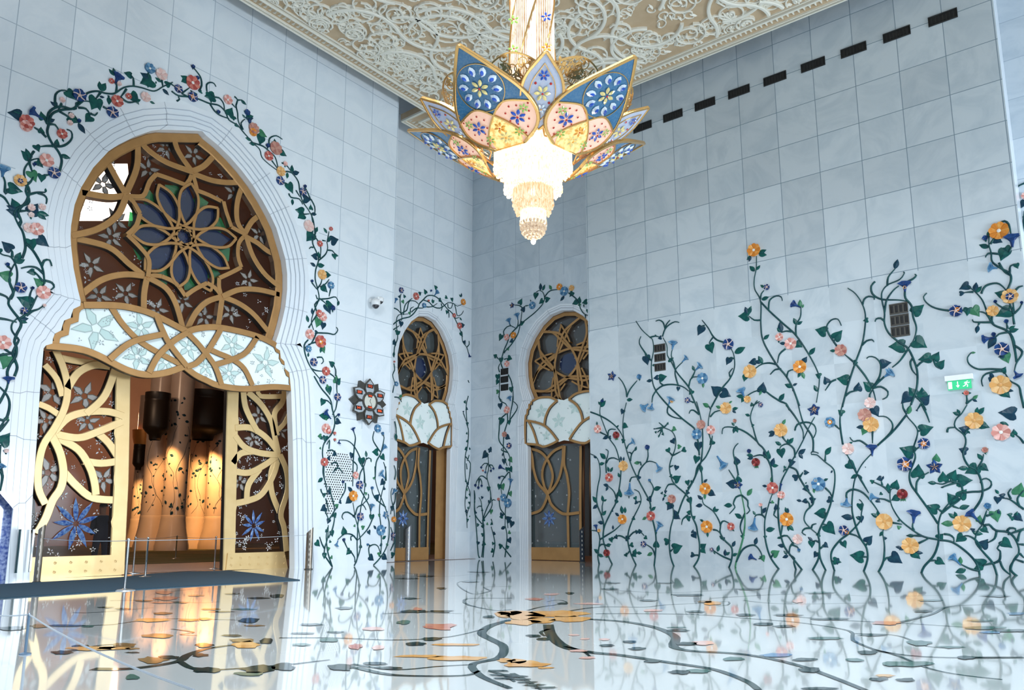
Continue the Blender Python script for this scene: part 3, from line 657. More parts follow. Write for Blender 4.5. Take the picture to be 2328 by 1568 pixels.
# ================================================================ INLAID VINES
V_ = lambda lab, txt, pl=PR, cat='vine inlay', sw=.046: vine(pl, 'flowering_vine', lab, cat, txt, sw=sw)
V_('inlaid vine leftmost on the right wall, one orange flower low, curl to the edge', '''
B s 90,1445 78,1370 92,1270 95,1210 75,1150 15,1140; s 95,1225 150,1190 230,1140 285,1090; f O 303,1040 45; l 300,990 290,915; l 270,1010 232,980; l 325,985 325,925; l 215,1135 215,1090; f Y 92,1142 16
l 90,1350 40,1310; l 80,1360 130,1380; l 130,1075 75,1065; s 88,1290 110,1268 145,1272 185,1290; l 150,1280 200,1268; t N 60,1095 70,1150 22''')
V_('inlaid vine with a pomegranate at its foot, second from the left on the right wall', '''
B s 208,1448 180,1390 150,1310 125,1210 140,1100 200,970 243,885 275,740 288,600 275,510 240,390 180,300 120,150 97,80 100,20 105,-10; s 125,1210 130,1085 108,1000 68,890 75,760 98,640 92,540 65,475 10,445
f S 162,1345 32; s 250,870 225,790 175,740; f R 183,660 40; l 175,735 125,725; l 170,740 150,785; l 180,610 165,560; l 190,610 215,565; s 155,620 150,520 165,470 172,420 150,405; s 155,530 180,490 225,482 265,500; f Y 312,555 48; l 290,510 285,465
l 310,510 315,470; l 150,490 95,440; l 90,540 140,530; l 275,660 260,615; h 270,830 280,765; c 243,885 22; f P 80,220 38; l 70,185 68,150; s 100,250 165,280; l 175,285 120,310; c 182,298 18; s 170,280 175,235 205,220 240,225; f S 248,275 32
l 70,890 28,830; l 75,910 30,945; s 120,1000 118,920 130,870; l 125,880 115,820; l 130,875 160,860; l 120,1005 155,960; c 207,962 12; l 70,480 35,470; A l 105,900 125,815; l 105,900 150,840; l 100,880 80,850; b N 120,845 14''')
V_('inlaid vine tipped by a dark blue star flower, left of the left vent stack', '''
B s 590,1460 600,1370 608,1240 600,1150 580,1060 565,1000 555,900 530,840 445,680 380,540 330,380 312,290 305,190 315,80 338,-20; A s 340,800 332,740 300,670 265,630; f N 205,620 50 star; s 340,810 370,740 435,660; b B 455,625 22; l 340,835 395,832; c 300,945 26 n
B s 10,65 90,95 180,145 250,205 295,270 320,340; l 245,205 270,185; h 310,185 355,205; c 312,325 22; s 445,650 460,590 520,520 570,515 610,530; t B 640,590 612,535 38; s 520,520 535,470 533,420; b N 530,385 22; s 470,550 465,520 440,525; l 460,525 405,530 g; s 375,510 385,450 420,400; l 415,420 430,375
s 385,450 375,435 355,432; s 340,400 350,375 365,355; t B 405,330 365,358 34; c 445,665 24 n; c 550,862 28 n; s 560,840 585,760 550,690; l 585,770 655,748; b B 550,685 12; f R 562,1010 44; l 565,960 605,925; l 555,950 552,915; l 520,1020 480,1045 g; t B 645,1080 610,1150 40; s 610,1155 608,1180
s 600,1380 575,1310 520,1270; f N 495,1265 28; h 608,1290 608,1220; l 575,1345 525,1370 g''')
V_('inlaid vine with the drooping blue hibiscus in the left part of the right wall', '''
B s 425,1455 385,1370 360,1290 350,1210 365,1120 405,1020 455,920 472,860 450,790 410,770; t B 365,805 368,715 50; s 368,700 385,660 430,655; s 360,830 362,850; c 405,1035 20; c 350,1215 26 n; s 470,880 440,880; c 420,852 20; c 430,888 20 n; s 350,1215 400,1160 455,1148 500,1190; c 430,1160 20 n; c 465,1150 22; c 515,1210 20
s 340,1220 270,1188 200,1230; c 200,1230 26; c 245,1205 22 n; c 380,1275 24; s 365,1330 340,1365; c 335,1368 20; s 380,1370 400,1350; h 410,1350 425,1305; h 400,1355 430,1385; l 430,1345 480,1350''')
V_('inlaid vine from broad heart leaves up to the square navy flower right of the vents', '''
B s 770,1468 740,1380 728,1250 740,1120 765,1020 760,920 750,890; f M 752,855 40; h 745,900 705,960; l 740,905 690,890; h 775,1000 830,1040; h 790,1000 770,950; s 740,1330 765,1305; h 765,1310 850,1280; c 712,1240 34; s 800,1010 845,880 890,790 960,660 985,560 1060,470 1110,350 1090,270 1083,150 1110,20 1130,-20
A s 1110,900 1200,740 1280,640 1320,540 1315,430 1290,370; f N 1265,330 52; s 1225,312 1160,290 1120,250 1080,180 1025,110; l 1320,410 1420,355; s 1130,260 1100,300 1090,325; h 1090,330 1120,415; s 1050,160 1020,165; h 1025,172 985,252 n; s 1312,462 1290,450 1270,458; h 1275,460 1245,520; s 1285,630 1272,590 1305,548
h 1180,770 1105,710; h 1205,765 1290,805; f Y 1243,910 54; s 1100,990 1140,945 1195,930; l 1300,920 1355,908; l 1300,930 1335,955; l 1195,910 1148,890 g; l 1270,865 1300,845 g; s 1105,920 1085,890; l 1090,900 1030,865 g; f P 1108,1108 42; s 1112,1220 1120,1160; c 1110,1225 30''')
V_('inlaid vine of round leaves topped by a spray of tiny buds below the left vents', '''
B s 950,1470 995,1390 1003,1270 985,1170 970,1090 930,1000 920,900 885,820 775,720 740,640 730,560 750,480 780,400 785,310 750,240 670,205; s 670,205 630,212 600,218; s 670,208 620,250; s 665,210 635,285; s 680,205 715,168; s 680,205 640,165; s 660,225 670,265
l 600,218 580,218; h 610,250 590,245; l 635,270 628,300; h 710,175 720,155; l 640,170 630,158; h 665,260 680,280; c 775,222 24 g; c 763,335 28 n; s 755,460 725,425; c 720,418 26; s 760,460 830,425; c 855,412 26; c 822,380 22 g; s 730,565 765,550; c 790,575 26 n; c 740,650 18; h 775,685 835,645
s 775,722 720,725 690,780; c 690,788 16; c 662,805 14; c 690,825 16; l 680,840 665,875; h 905,850 930,905; c 895,798 24 n; h 890,690 900,740; c 930,705 18; s 1000,1368 945,1362; c 945,1366 26 n; h 1015,1300 1065,1262; h 1020,1310 1060,1352; h 940,1165 945,1130; c 958,1190 32; c 897,1030 26; c 900,978 22; c 955,1020 18; s 900,1000 850,1040 840,1090''')
V_('tall bell-flowered inlaid vine whose stems frame the left stack of three vents', '''
B s 895,760 945,690 985,600 1015,520 1030,380 1030,250 1015,130 990,20 975,-30; A s 1000,1340 990,1220 960,1110 940,1080 850,1010 720,890 605,750 570,640 565,500 585,380 575,290 550,265 480,200 425,120
s 1000,960 960,860 930,790 905,720 800,590 740,480 710,430 705,340 670,270; s 665,260 690,190 730,150 780,125 818,132; s 690,190 670,130 635,110 605,120; s 690,190 700,150 735,110; s 550,268 600,255 640,265; c 640,272 20; l 610,262 595,240
s 565,480 510,410 455,320 470,258; h 515,440 532,522 n; s 510,410 512,440; c 580,520 12; s 780,560 768,500 745,430 755,380; t B 765,312 755,375 44; l 715,490 768,450; s 810,710 780,600 790,550 850,490; t B 885,450 845,490 30; s 905,710 920,650 945,628 985,625; f B 1030,640 52; l 1035,680 1035,728 g
s 930,640 955,590 965,560; t B 1010,522 970,562 40; l 955,570 935,522; s 605,750 670,705 760,695 850,715 905,755; c 922,767 28; s 605,755 578,800 570,860; t B 490,910 535,872 44; t B 562,915 572,870 36; h 640,638 708,620; s 680,705 645,680 635,630; h 625,630 580,640; l 570,658 518,665; h 810,720 805,760
s 720,880 710,950 760,990 850,1010; t B 745,825 722,875 42; f Y 752,848 14; f N 895,838 26; s 950,860 915,845; s 1000,970 950,930 920,932 908,960; f M 1018,1060 42; f B 980,1148 48; h 992,1225 992,1310; h 980,1350 965,1420; l 1018,1430 1015,1500''')
V_('inlaid vine with two large orange flowers and a round red fruit, left-centre', '''
B s 1270,1480 1295,1400 1295,1300 1230,1230 1190,1160 1190,1080 1130,970 1040,900 1030,840; s 1030,740 1020,600 1010,540; f O 1055,762 54; l 1040,705 1075,675; l 1050,810 1050,862 g; h 1095,795 1150,825; l 1030,910 965,920; l 1025,860 982,820; f O 1070,1108 58; s 1125,1135 1160,1140 1190,1165; l 1075,1160 1075,1205; l 1040,1060 1003,1042
l 1130,970 1145,920; l 1135,968 1180,948; s 1190,1100 1205,1065 1230,1055 1270,1075; f R 1290,1105 36; l 1300,1130 1320,1150; l 1225,1225 1180,1190; c 1215,1215 18 n; l 1300,1290 1328,1235; l 1300,1372 1348,1350; s 1290,1410 1200,1370 1110,1310; f N 1115,1315 18; l 1165,1335 1180,1272; l 1235,1375 1235,1310; l 1240,1365 1280,1338; l 1130,1330 1145,1360''')
V_('inlaid vine with pale green base, small navy star flower and looping tendrils, mid wall', '''
B g 1330,1480 1335,1430 1400,1200 1415,1000 1380,800 1355,730; s 1355,720 1320,670 1268,590; s 1355,640 1340,560 1310,440 1325,380 1355,350; f N 1355,728 46 star; h 1345,530 1328,465 n; s 1345,540 1360,525; h 1318,722 1238,710 n; h 1360,700 1345,635; s 1385,820 1335,838 1310,900 1325,930 1275,990; l 1300,912 1222,915; s 1385,820 1440,870 1442,920 1460,960 1430,990; l 1435,825 1482,760 g
s 1415,985 1380,1070 1375,1130 1400,1190; c 1390,1195 22; l 1388,1030 1320,988; s 1335,1430 1400,1310 1500,1275 1560,1340 1568,1385 1540,1400; l 1505,1272 1525,1202 n; t N 1465,1380 1520,1408 32; D h 370,1375 390,1430 g; B t B 1225,560 1165,470 48''')
V_('inlaid vine with the large red flower and a pomegranate, mid right wall', '''
D s 525,1495 450,1390 410,1270 395,1150 400,1030 440,880 465,810; f R 468,755 54; s 465,700 455,580 430,510 385,400 330,340 290,210 265,110 300,0 330,-40; h 270,-5 300,0; f N 360,0 22; l 460,705 455,650 g; s 330,335 240,260 150,215 60,200 15,215 8,265; l 125,200 108,262; l 130,190 150,255; l 120,190 92,160; b M 125,145 16; l 260,100 215,85; c 288,185 16
s 430,510 400,470 350,455 290,470; f S 318,522 38; l 290,480 235,490; l 290,465 228,455; b N 255,420 18; l 455,560 480,480; l 460,555 522,552; h 415,480 430,410; l 395,470 395,400; s 400,1030 370,1000 320,1000 305,1020; t B 290,1125 305,1030 48; l 310,1000 285,963; s 370,1000 365,920; b P 360,908 16; l 370,985 412,930; l 405,1140 490,1125
c 395,1200 18; s 455,1385 475,1350; h 470,1362 532,1325 g; l 455,890 430,885; c 462,887 16 g; l 415,740 370,735''')
V_('inlaid vine with a white-centred amber flower, climbing to the dark star flower, mid wall', '''
D s 735,1500 640,1380 575,1290 540,1180 520,1050 518,920 530,800 545,700 600,590 660,480 740,330 800,200 850,110; f N 842,50 60 star; f P 547,818 36; l 545,850 552,870 g; h 505,950 495,895 n; s 495,950 478,1000 515,1030; f O 597,1040 64; l 600,985 580,928; l 605,985 605,935; l 610,1095 660,1145; l 612,1095 610,1150; s 555,1095 545,1180; c 645,522 34
s 610,560 680,590 710,660 770,760 830,840 835,900 770,970 755,1050 800,1110 870,1170; c 682,655 32; h 755,615 802,615 n; s 715,655 745,612; c 765,762 32; l 765,720 775,700; c 835,862 30; s 805,940 800,900 780,870; h 775,872 728,880 n; l 730,875 682,865; s 605,585 575,590 565,610; c 575,570 14; s 820,1120 830,1090 865,1080; s 820,1120 760,1125 735,1160 770,1185; c 878,1180 22
s 670,480 660,400 600,355 540,380 530,420; h 540,405 552,488; l 540,420 582,422; f Y 543,230 62; s 555,290 600,350; l 545,365 488,335; l 610,355 658,298; l 605,350 605,305; l 485,250 425,250; l 485,255 430,290; l 555,180 585,130 g; l 700,450 768,400; l 705,440 742,492; l 545,1205 505,1212; l 578,1285 510,1275; s 550,1195 600,1190 645,1250
f W 697,1220 46; s 665,1245 625,1290 620,1370; s 640,1270 690,1290 705,1315; b B 708,1318 14; l 600,1360 565,1325; l 610,1370 555,1390; s 680,1500 660,1430 668,1395 640,1370; t N 545,720 540,770 12''')
V_('tallest inlaid vine of the right wall, its amber flower reaching up to the tile joints', '''
D s 830,1502 885,1390 893,1250 882,1180 905,1110 955,1010 1000,880 1030,730 1032,620 1010,570 940,515 870,455 820,450 825,425 860,430 885,440; s 835,430 830,300 750,170 720,80 700,0 690,-30; C s 710,1530 650,1370 590,1260 500,1150 385,950 360,800 358,580 305,470 300,380 318,280 320,170; f O 297,115 60; l 335,145 412,110; l 340,155 415,158; l 268,165 230,205; l 268,170 250,222; l 305,305 255,258; l 318,295 355,250
s 355,560 365,510 390,480; f N 415,452 26; l 390,455 355,430; l 365,565 435,538; s 430,660 440,570 500,530 545,540 555,575; s 355,580 440,670 560,780 680,890 800,1070 880,1230 890,1330 865,1500; c 880,1252 28; l 875,1400 840,1340; l 800,1065 855,998; s 680,890 680,800 720,720 725,640; t N 650,602 722,635 34; l 715,640 715,562 g; l 735,640 750,605 g; l 685,792 655,730; l 690,790 740,760
s 640,855 590,850 545,862; f P 530,905 36; l 520,935 525,960; l 545,862 530,765; l 540,860 505,820; f P 632,965 54; l 585,965 528,958; h 680,960 740,998; s 585,1010 530,1060 512,1140; l 385,925 438,880; s 505,1155 440,1140 370,1150 310,1190; f Y 262,1217 62; h 220,1255 205,1312; l 375,1145 335,1075; l 360,1140 300,1120; h 310,1125 245,1140 n
s 545,1195 490,1200 445,1245; s 595,1270 610,1215 655,1200; f O 715,1175 60; h 750,1125 780,1080; l 720,1225 695,1275; l 735,1225 755,1285 g; l 645,1360 575,1332; l 650,1345 692,1325; c 658,1390 12; s 355,750 300,750 255,715; h 248,712 150,715; l 240,700 215,628; l 240,700 274,620
D s 590,0 680,120 740,230 745,310; s 670,230 690,180 770,158 840,180 862,240 840,300; l 672,210 668,240; l 945,455 1000,380; s 945,510 948,440; l 1010,595 995,622; C f N 850,1560 50 star''')
V_('arching inlaid vine tip with small yellow and blue blooms, left of mid wall', '''
C s 620,1568 590,1510 540,1490 460,1440 385,1390 300,1400 210,1455; t B 182,1385 205,1440 46; f Y 240,1470 32; l 205,1445 135,1440; h 205,1460 180,1500; h 365,1400 385,1310; l 365,1390 345,1435 g; l 525,1485 575,1415; s 290,1530 310,1510 350,1490; h 280,1530 275,1495''', cat='vine inlay')
V_('short inlaid vine of heart leaves with the blue hibiscus, right of mid wall', '''
D s 950,1505 905,1410 893,1330 890,1250 885,1190; s 890,1350 862,1345; h 870,1345 840,1390; s 900,1305 935,1278; c 952,1280 28 n; s 890,1250 860,1235 835,1240; h 820,1240 825,1305; l 830,1235 785,1200; s 955,990 935,970; h 940,985 840,988; s 905,1110 920,1085 960,1090; h 955,1092 1038,1180; f B 885,720 64; l 840,760 845,805 g; l 930,690 972,670; s 945,755 990,800 1010,850; c 995,867 32; f Y 862,688 12''')
V_('inlaid vine with a violet-blue flower, just left of the single big heart leaf', '''
D s 1030,1508 1000,1400 1010,1320 1080,1230 1160,1170 1260,1060 1275,980 1288,900 1255,860; h 1262,900 1268,965; h 1265,1015 1275,1075; c 1238,1025 18; f N 1115,1140 46; f O 1145,1160 18; s 1165,1170 1230,1190 1265,1220; s 1070,1245 1095,1240; h 1105,1245 1135,1305; s 1010,1420 1020,1420; h 1045,1400 1060,1455; h 1020,1415 1095,1432''')
V_('inlaid vine carrying the maroon and peach flowers close together, right of mid wall', '''
D s 1295,1515 1330,1400 1320,1300 1265,1210 1220,1090 1190,960 1195,800 1220,660 1280,540 1370,440; t N 1370,378 1372,460 50; s 1240,640 1180,520 1135,440; f W 1155,400 54; s 1105,360 1085,230 1080,120 1100,0 1110,-30; C s 1100,1540 1150,1350 1215,1150 1280,970 1305,830 1310,700 1280,600 1220,510 1150,460; c 1312,752 24; s 1285,610 1300,560 1340,535 1390,545 1390,565; s 1280,980 1320,940 1370,928 1388,948
c 1212,1138 22; s 1215,1140 1120,1060; f M 1088,1025 54; s 1050,985 980,880 958,810 1000,750 1060,742 1092,800; h 950,858 850,835; s 1025,960 1030,925; h 1030,920 1102,840; l 1040,1030 985,1028; s 1220,1145 1310,1260 1375,1375 1405,1480; f W 1355,1502 50; s 1155,1310 1145,1350; h 1150,1295 1045,1280; s 1045,1290 1000,1310 975,1345 945,1390; h 965,1320 935,1262; s 1130,1440 1170,1405 1240,1390; h 1240,1390 1250,1312
h 1365,1370 1288,1310; s 1380,1370 1450,1355 1515,1400 1505,1450 1465,1470; s 1375,1365 1440,1260 1448,1150 1400,1090 1345,1082 1322,1100; h 1450,1150 1550,1135; s 1375,1370 1450,1290 1530,1240; t B 1550,1225 1490,1262 46; s 1350,1480 1350,1430 1378,1375; D c 1085,65 32; f B 990,158 48; f O 990,158 22; s 1035,185 1080,225; f M 1305,92 60; f Y 1362,180 70; h 1385,30 1430,110; l 1300,200 1225,205; h 1310,215 1280,278 g
s 1375,240 1375,350; s 1420,370 1540,250 1555,170 1500,110 1430,105; h 1150,530 1228,585; l 1240,635 1175,670; s 1330,370 1260,325 1200,332 1170,295; l 1160,355 1195,338; s 1140,850 1140,800 1200,768 1290,800 1380,900 1440,990; t B 1135,908 1140,850 50; f Y 1483,1060 74; l 1430,1020 1358,988; l 1430,1010 1415,963; s 1250,650 1340,800; l 1200,1028 1088,1012; s 1245,640 1275,660 1270,680
h 1285,1385 1165,1365; s 1285,1380 1328,1382; s 1315,1275 1335,1250; h 1320,1250 1375,1188; l 1310,560 1310,575''')
V_('short inlaid stem under an amber flower with one dark curled leaf, right of centre', '''
G s 245,1520 290,1420 300,1280 285,1170 292,1130; c 310,1212 16; l 290,1150 252,1195; s 290,1420 320,1390 360,1385; h 360,1370 465,1442 n''')
V_('long inlaid vine looping round the right stack of three vents, blue trumpet on top', '''
G s 635,1530 660,1470 740,1380 780,1290 795,1200 790,1090 820,980 900,880 960,830; c 810,1195 36; s 785,1080 700,950 600,810 540,720 530,620 580,480 565,390 600,230 500,90 540,0; s 500,80 470,30 465,-20; s 500,90 370,250 240,370; E s 540,1520 590,1380 600,1250 580,1150 515,1010 430,950 340,870 300,780 300,680 275,560 280,490 330,430 440,380 482,320 470,315; s 300,680 320,570 380,480 430,440
t N 485,415 485,490 56; f Y 485,455 14; s 485,490 490,550 545,620 560,720 590,820 570,920 515,1010; s 515,1010 440,1120 370,1180; t B 345,1225 300,1265 42; s 300,1262 240,1320 190,1380; s 215,400 180,440 190,510 270,560 430,568 510,580; s 325,440 335,360 395,285; l 395,285 420,195 n; s 510,400 560,375 590,345 575,335; s 300,760 265,733 225,740 215,765
h 565,685 662,608; h 575,935 690,1002; h 475,985 332,992; s 595,1170 640,1130 720,1105; h 715,1090 602,1112; h 750,1110 798,1035; s 745,1110 770,1170 810,1190; h 790,1175 848,1110; s 565,1090 535,1130 550,1200 590,1250; h 575,1430 518,1358; h 645,1450 640,1358; h 530,1430 448,1512; s 580,1440 640,1500 680,1568; s 640,1500 600,1560; h 650,1500 712,1428
G s 640,0 680,80 710,160; c 592,50 10 n; l 515,85 535,0 g; s 605,238 630,235; h 628,235 748,200; f N 660,352 52; f O 658,355 24; s 570,420 590,400 625,378; h 560,440 432,388; l 560,440 530,490; f N 485,540 66; f O 495,540 30; h 600,655 610,535; f N 755,565 72 star; h 770,510 772,440 g; s 590,800 595,700 640,650 705,612
s 840,1175 890,1180 930,1210 930,1250; s 710,1415 770,1412; h 775,1410 852,1450; s 820,970 780,940; h 780,955 675,912; s 820,985 900,920 985,860 1005,800; h 985,840 1048,765; h 940,885 868,798; s 920,920 980,942; l 980,942 1075,915''', sw=.047)
V_('inlaid vine spreading sideways from the right with a pomegranate and blue trumpet flower', '''
G s 1170,1568 1140,1450 1060,1350 920,1250 790,1225 640,1190 480,1080 410,1000 360,900 350,800 370,760 425,762; f S 465,810 46; h 390,755 415,678; s 640,1190 560,1188 500,1188; l 570,1190 500,1188; s 570,1140 555,1110 560,1060; t N 570,975 562,1070 60; c 428,1110 20 g; s 370,1070 460,1085; c 430,1055 12; s 350,880 300,858 250,852; t B 180,835 250,850 36; c 265,810 16; c 245,875 22 n; h 420,840 358,870
s 345,800 300,750 200,700; c 250,672 26 n; l 280,680 292,645; c 192,695 20; s 280,730 270,690; l 335,790 330,710; f Y 535,1280 76; s 610,1258 700,1215; l 455,1300 398,1290; h 460,1305 430,1320; h 560,1345 628,1402; l 580,1340 652,1348; f Y 300,1062 74''')
V_('inlaid spray of hanging leaves above a honey flower, lower right of the wall', '''
G s 1010,800 1100,790 1180,785 1260,750 1270,700 1225,668 1180,685 1170,710; s 1010,780 990,720 900,695 830,720 765,710; l 770,712 692,706; h 835,695 830,602; h 905,675 950,588; h 965,690 1105,685; s 960,705 890,725 820,750; l 840,748 808,752; f Y 1005,1080 78; l 930,1078 812,1080 g; l 945,1030 878,985; l 955,1020 935,968; s 905,690 905,670''')
V_('tall inlaid vine under the exit sign with a peach flower, ending in small blue trumpets', '''
G s 1325,1555 1285,1440 1200,1340 1130,1250 1140,1160 1190,1090; s 1110,960 1180,850 1190,740 1140,600 1060,550 1015,450 1040,340 1020,270 940,200 950,130 1000,80 1050,0; E s 1050,1510 1050,1470 1045,1430; b R 1045,1412 22; l 1045,1415 1000,1415; l 1045,1415 1092,1412; s 1040,1510 1110,1460; l 1100,1470 1152,1430 g; l 1100,1470 1145,1492; G l 990,92 918,68; l 985,85 958,38
f Y 1115,145 78; l 1135,85 1145,20; l 1150,88 1208,22; h 1175,180 1258,208; s 1030,275 1045,235 1085,205; h 1055,230 970,208; l 1050,235 1080,262; c 1013,412 38; s 870,250 880,212 940,205; s 1140,590 1190,500 1200,450; b M 1215,410 26; s 1150,560 1180,550; h 1180,555 1248,602; l 1190,500 1142,442; h 1140,570 1028,625; l 1060,575 965,578
t N 1075,980 1150,1050 50; s 1150,1050 1190,1095; h 1160,1060 1170,1000 g; s 1190,1085 1230,960; b B 1238,918 28; h 1300,970 1330,1070 g; h 1330,990 1340,945; s 1225,1010 1290,990; s 1200,1100 1250,1088 1310,1140 1430,1160 1500,1240 1520,1350 1440,1470 1452,1568; s 1318,1150 1300,1215 1240,1252; h 1185,1290 1242,1218; s 1180,1305 1130,1230 1060,1190 1000,1200; h 1015,1192 945,1248
l 1100,1160 1198,1175; c 1107,1135 20 n; h 1190,1120 1250,1165; s 1290,1440 1345,1410 1352,1330 1325,1305 1365,1245; h 1370,1235 1465,1302; s 1350,1420 1380,1490 1450,1550; s 1290,1435 1190,1460; h 1205,1450 1112,1398; s 1170,1510 1080,1490 1000,1450; t B 915,1378 990,1452 44; l 990,1450 990,1378 g; l 1040,1495 942,1525; h 1180,1470 1110,1490''', sw=.047)
V_('forked inlaid branches with blue buds at the lower right end of the wall', '''
G s 1520,1568 1450,1500 1480,1400 1520,1350; s 1568,1430 1480,1400; s 1568,1270 1510,1265; s 1530,1350 1568,1390; s 1568,950 1440,860 1390,850; c 1365,825 26; l 1340,810 1303,768; h 1330,840 1325,905; s 1450,855 1425,800 1455,760; s 1530,930 1510,850 1568,778; h 1515,815 1545,705 g; s 1568,1130 1500,1150 1420,1180; s 1510,1240 1530,1160 1568,1120; c 1435,1000 22; c 1465,1030 20; h 1490,1005 1560,1060; h 1500,1010 1508,965; s 1415,1145 1440,1120 1490,1125 1490,1160; l 1510,1000 1480,1010''', sw=.047)
V_('inlaid vine down the right edge of the wall, topped by a deep orange flower', '''
G s 1568,350 1530,300 1490,270; h 1480,270 1475,218; h 1480,275 1425,262; f P 1360,250 78; l 1350,160 1432,188; h 1485,80 1330,70; E s 1568,1550 1540,1430 1520,1350 1440,1300 1390,1220; s 1380,1200 1270,1195 1150,1195 1070,1150 1055,1090 1090,1045; l 1085,1047 1130,1045 g; h 1370,1225 1405,1172; f Y 1355,1340 88; h 1375,1400 1445,1458; l 1410,1385 1475,1395; s 1360,1210 1220,1240 1182,1300 1195,1352; c 1262,1292 22 n; l 1285,1285 1260,1222
s 1500,1130 1480,1000 1430,860 1290,790 1240,700 1190,570 1110,480 1050,440; h 1065,430 975,472; c 1008,505 24 n; s 1110,495 1070,495 1030,500; l 1120,490 1135,405; l 1130,500 1185,440; s 1290,785 1220,690 1168,675; h 1100,640 1165,720 g; h 1060,640 1050,715; s 1040,660 900,665 760,640 680,590 655,540 685,505; f N 950,668 54; f O 962,655 20; f Y 1285,668 50; h 1440,660 1308,718; s 1275,710 1280,760
s 1280,770 1170,770 1110,765 1100,745; l 1150,800 1135,872 n; s 1165,772 1150,800; s 1430,858 1340,878 1300,920; t N 1200,925 1305,905 40; l 1310,900 1240,1010; b N 1292,880 18; f N 1368,1015 62; h 1390,1060 1430,1145 g; h 1400,1080 1330,1085; l 1430,835 1490,800; l 1430,855 1522,830; s 1420,830 1410,780; b N 1408,762 18; s 1480,980 1540,1020 1550,1060 1500,1140 1480,1220; t N 1515,1262 1482,1215 44; s 1440,870 1475,940 1500,1130
s 1180,510 1220,440 1320,415 1380,450 1410,490; f Y 1440,535 68; f N 1440,538 34; h 1385,520 1298,500; s 1410,490 1448,400 1440,330 1360,280 1280,220 1270,140 1250,70 1250,0; f O 1340,-60 80; l 1250,-60 1240,0; t N 1458,-10 1462,85 62; s 1430,135 1460,75; h 1400,110 1355,215; h 1395,90 1440,155; l 1250,90 1158,65; s 1340,150 1300,145 1240,145 1218,180; t B 1258,272 1325,278 46; s 1440,320 1445,260 1500,238; h 1495,240 1515,285
s 1340,230 1390,310 1440,345; s 1475,690 1430,585; s 1475,690 1470,590; s 1480,690 1530,640 1545,605; b N 1548,592 12; s 1440,660 1360,630 1310,595; b N 1308,582 14; s 1480,790 1470,720 1478,690; s 1490,480 1520,450 1560,440; s 1265,60 1290,15 1320,5; h 1300,15 1375,45; s 1245,0 1250,-60; b N 1215,5 22; s 1350,-130 1390,-150 1430,-120 1450,-30''', sw=.047)
V_('dark blue bud vine on the recessed wall beyond the right edge of the wall', '''
X s 2400,480 2328,520 2240,560 2182,640; h 2350,830 2270,960; f P 2350,740 60; l 2400,1100 2290,1112; s 2400,1000 2328,1150; n s 2330,480 2322,560 2326,640; h 2326,600 2316,640''', pl=PR2)
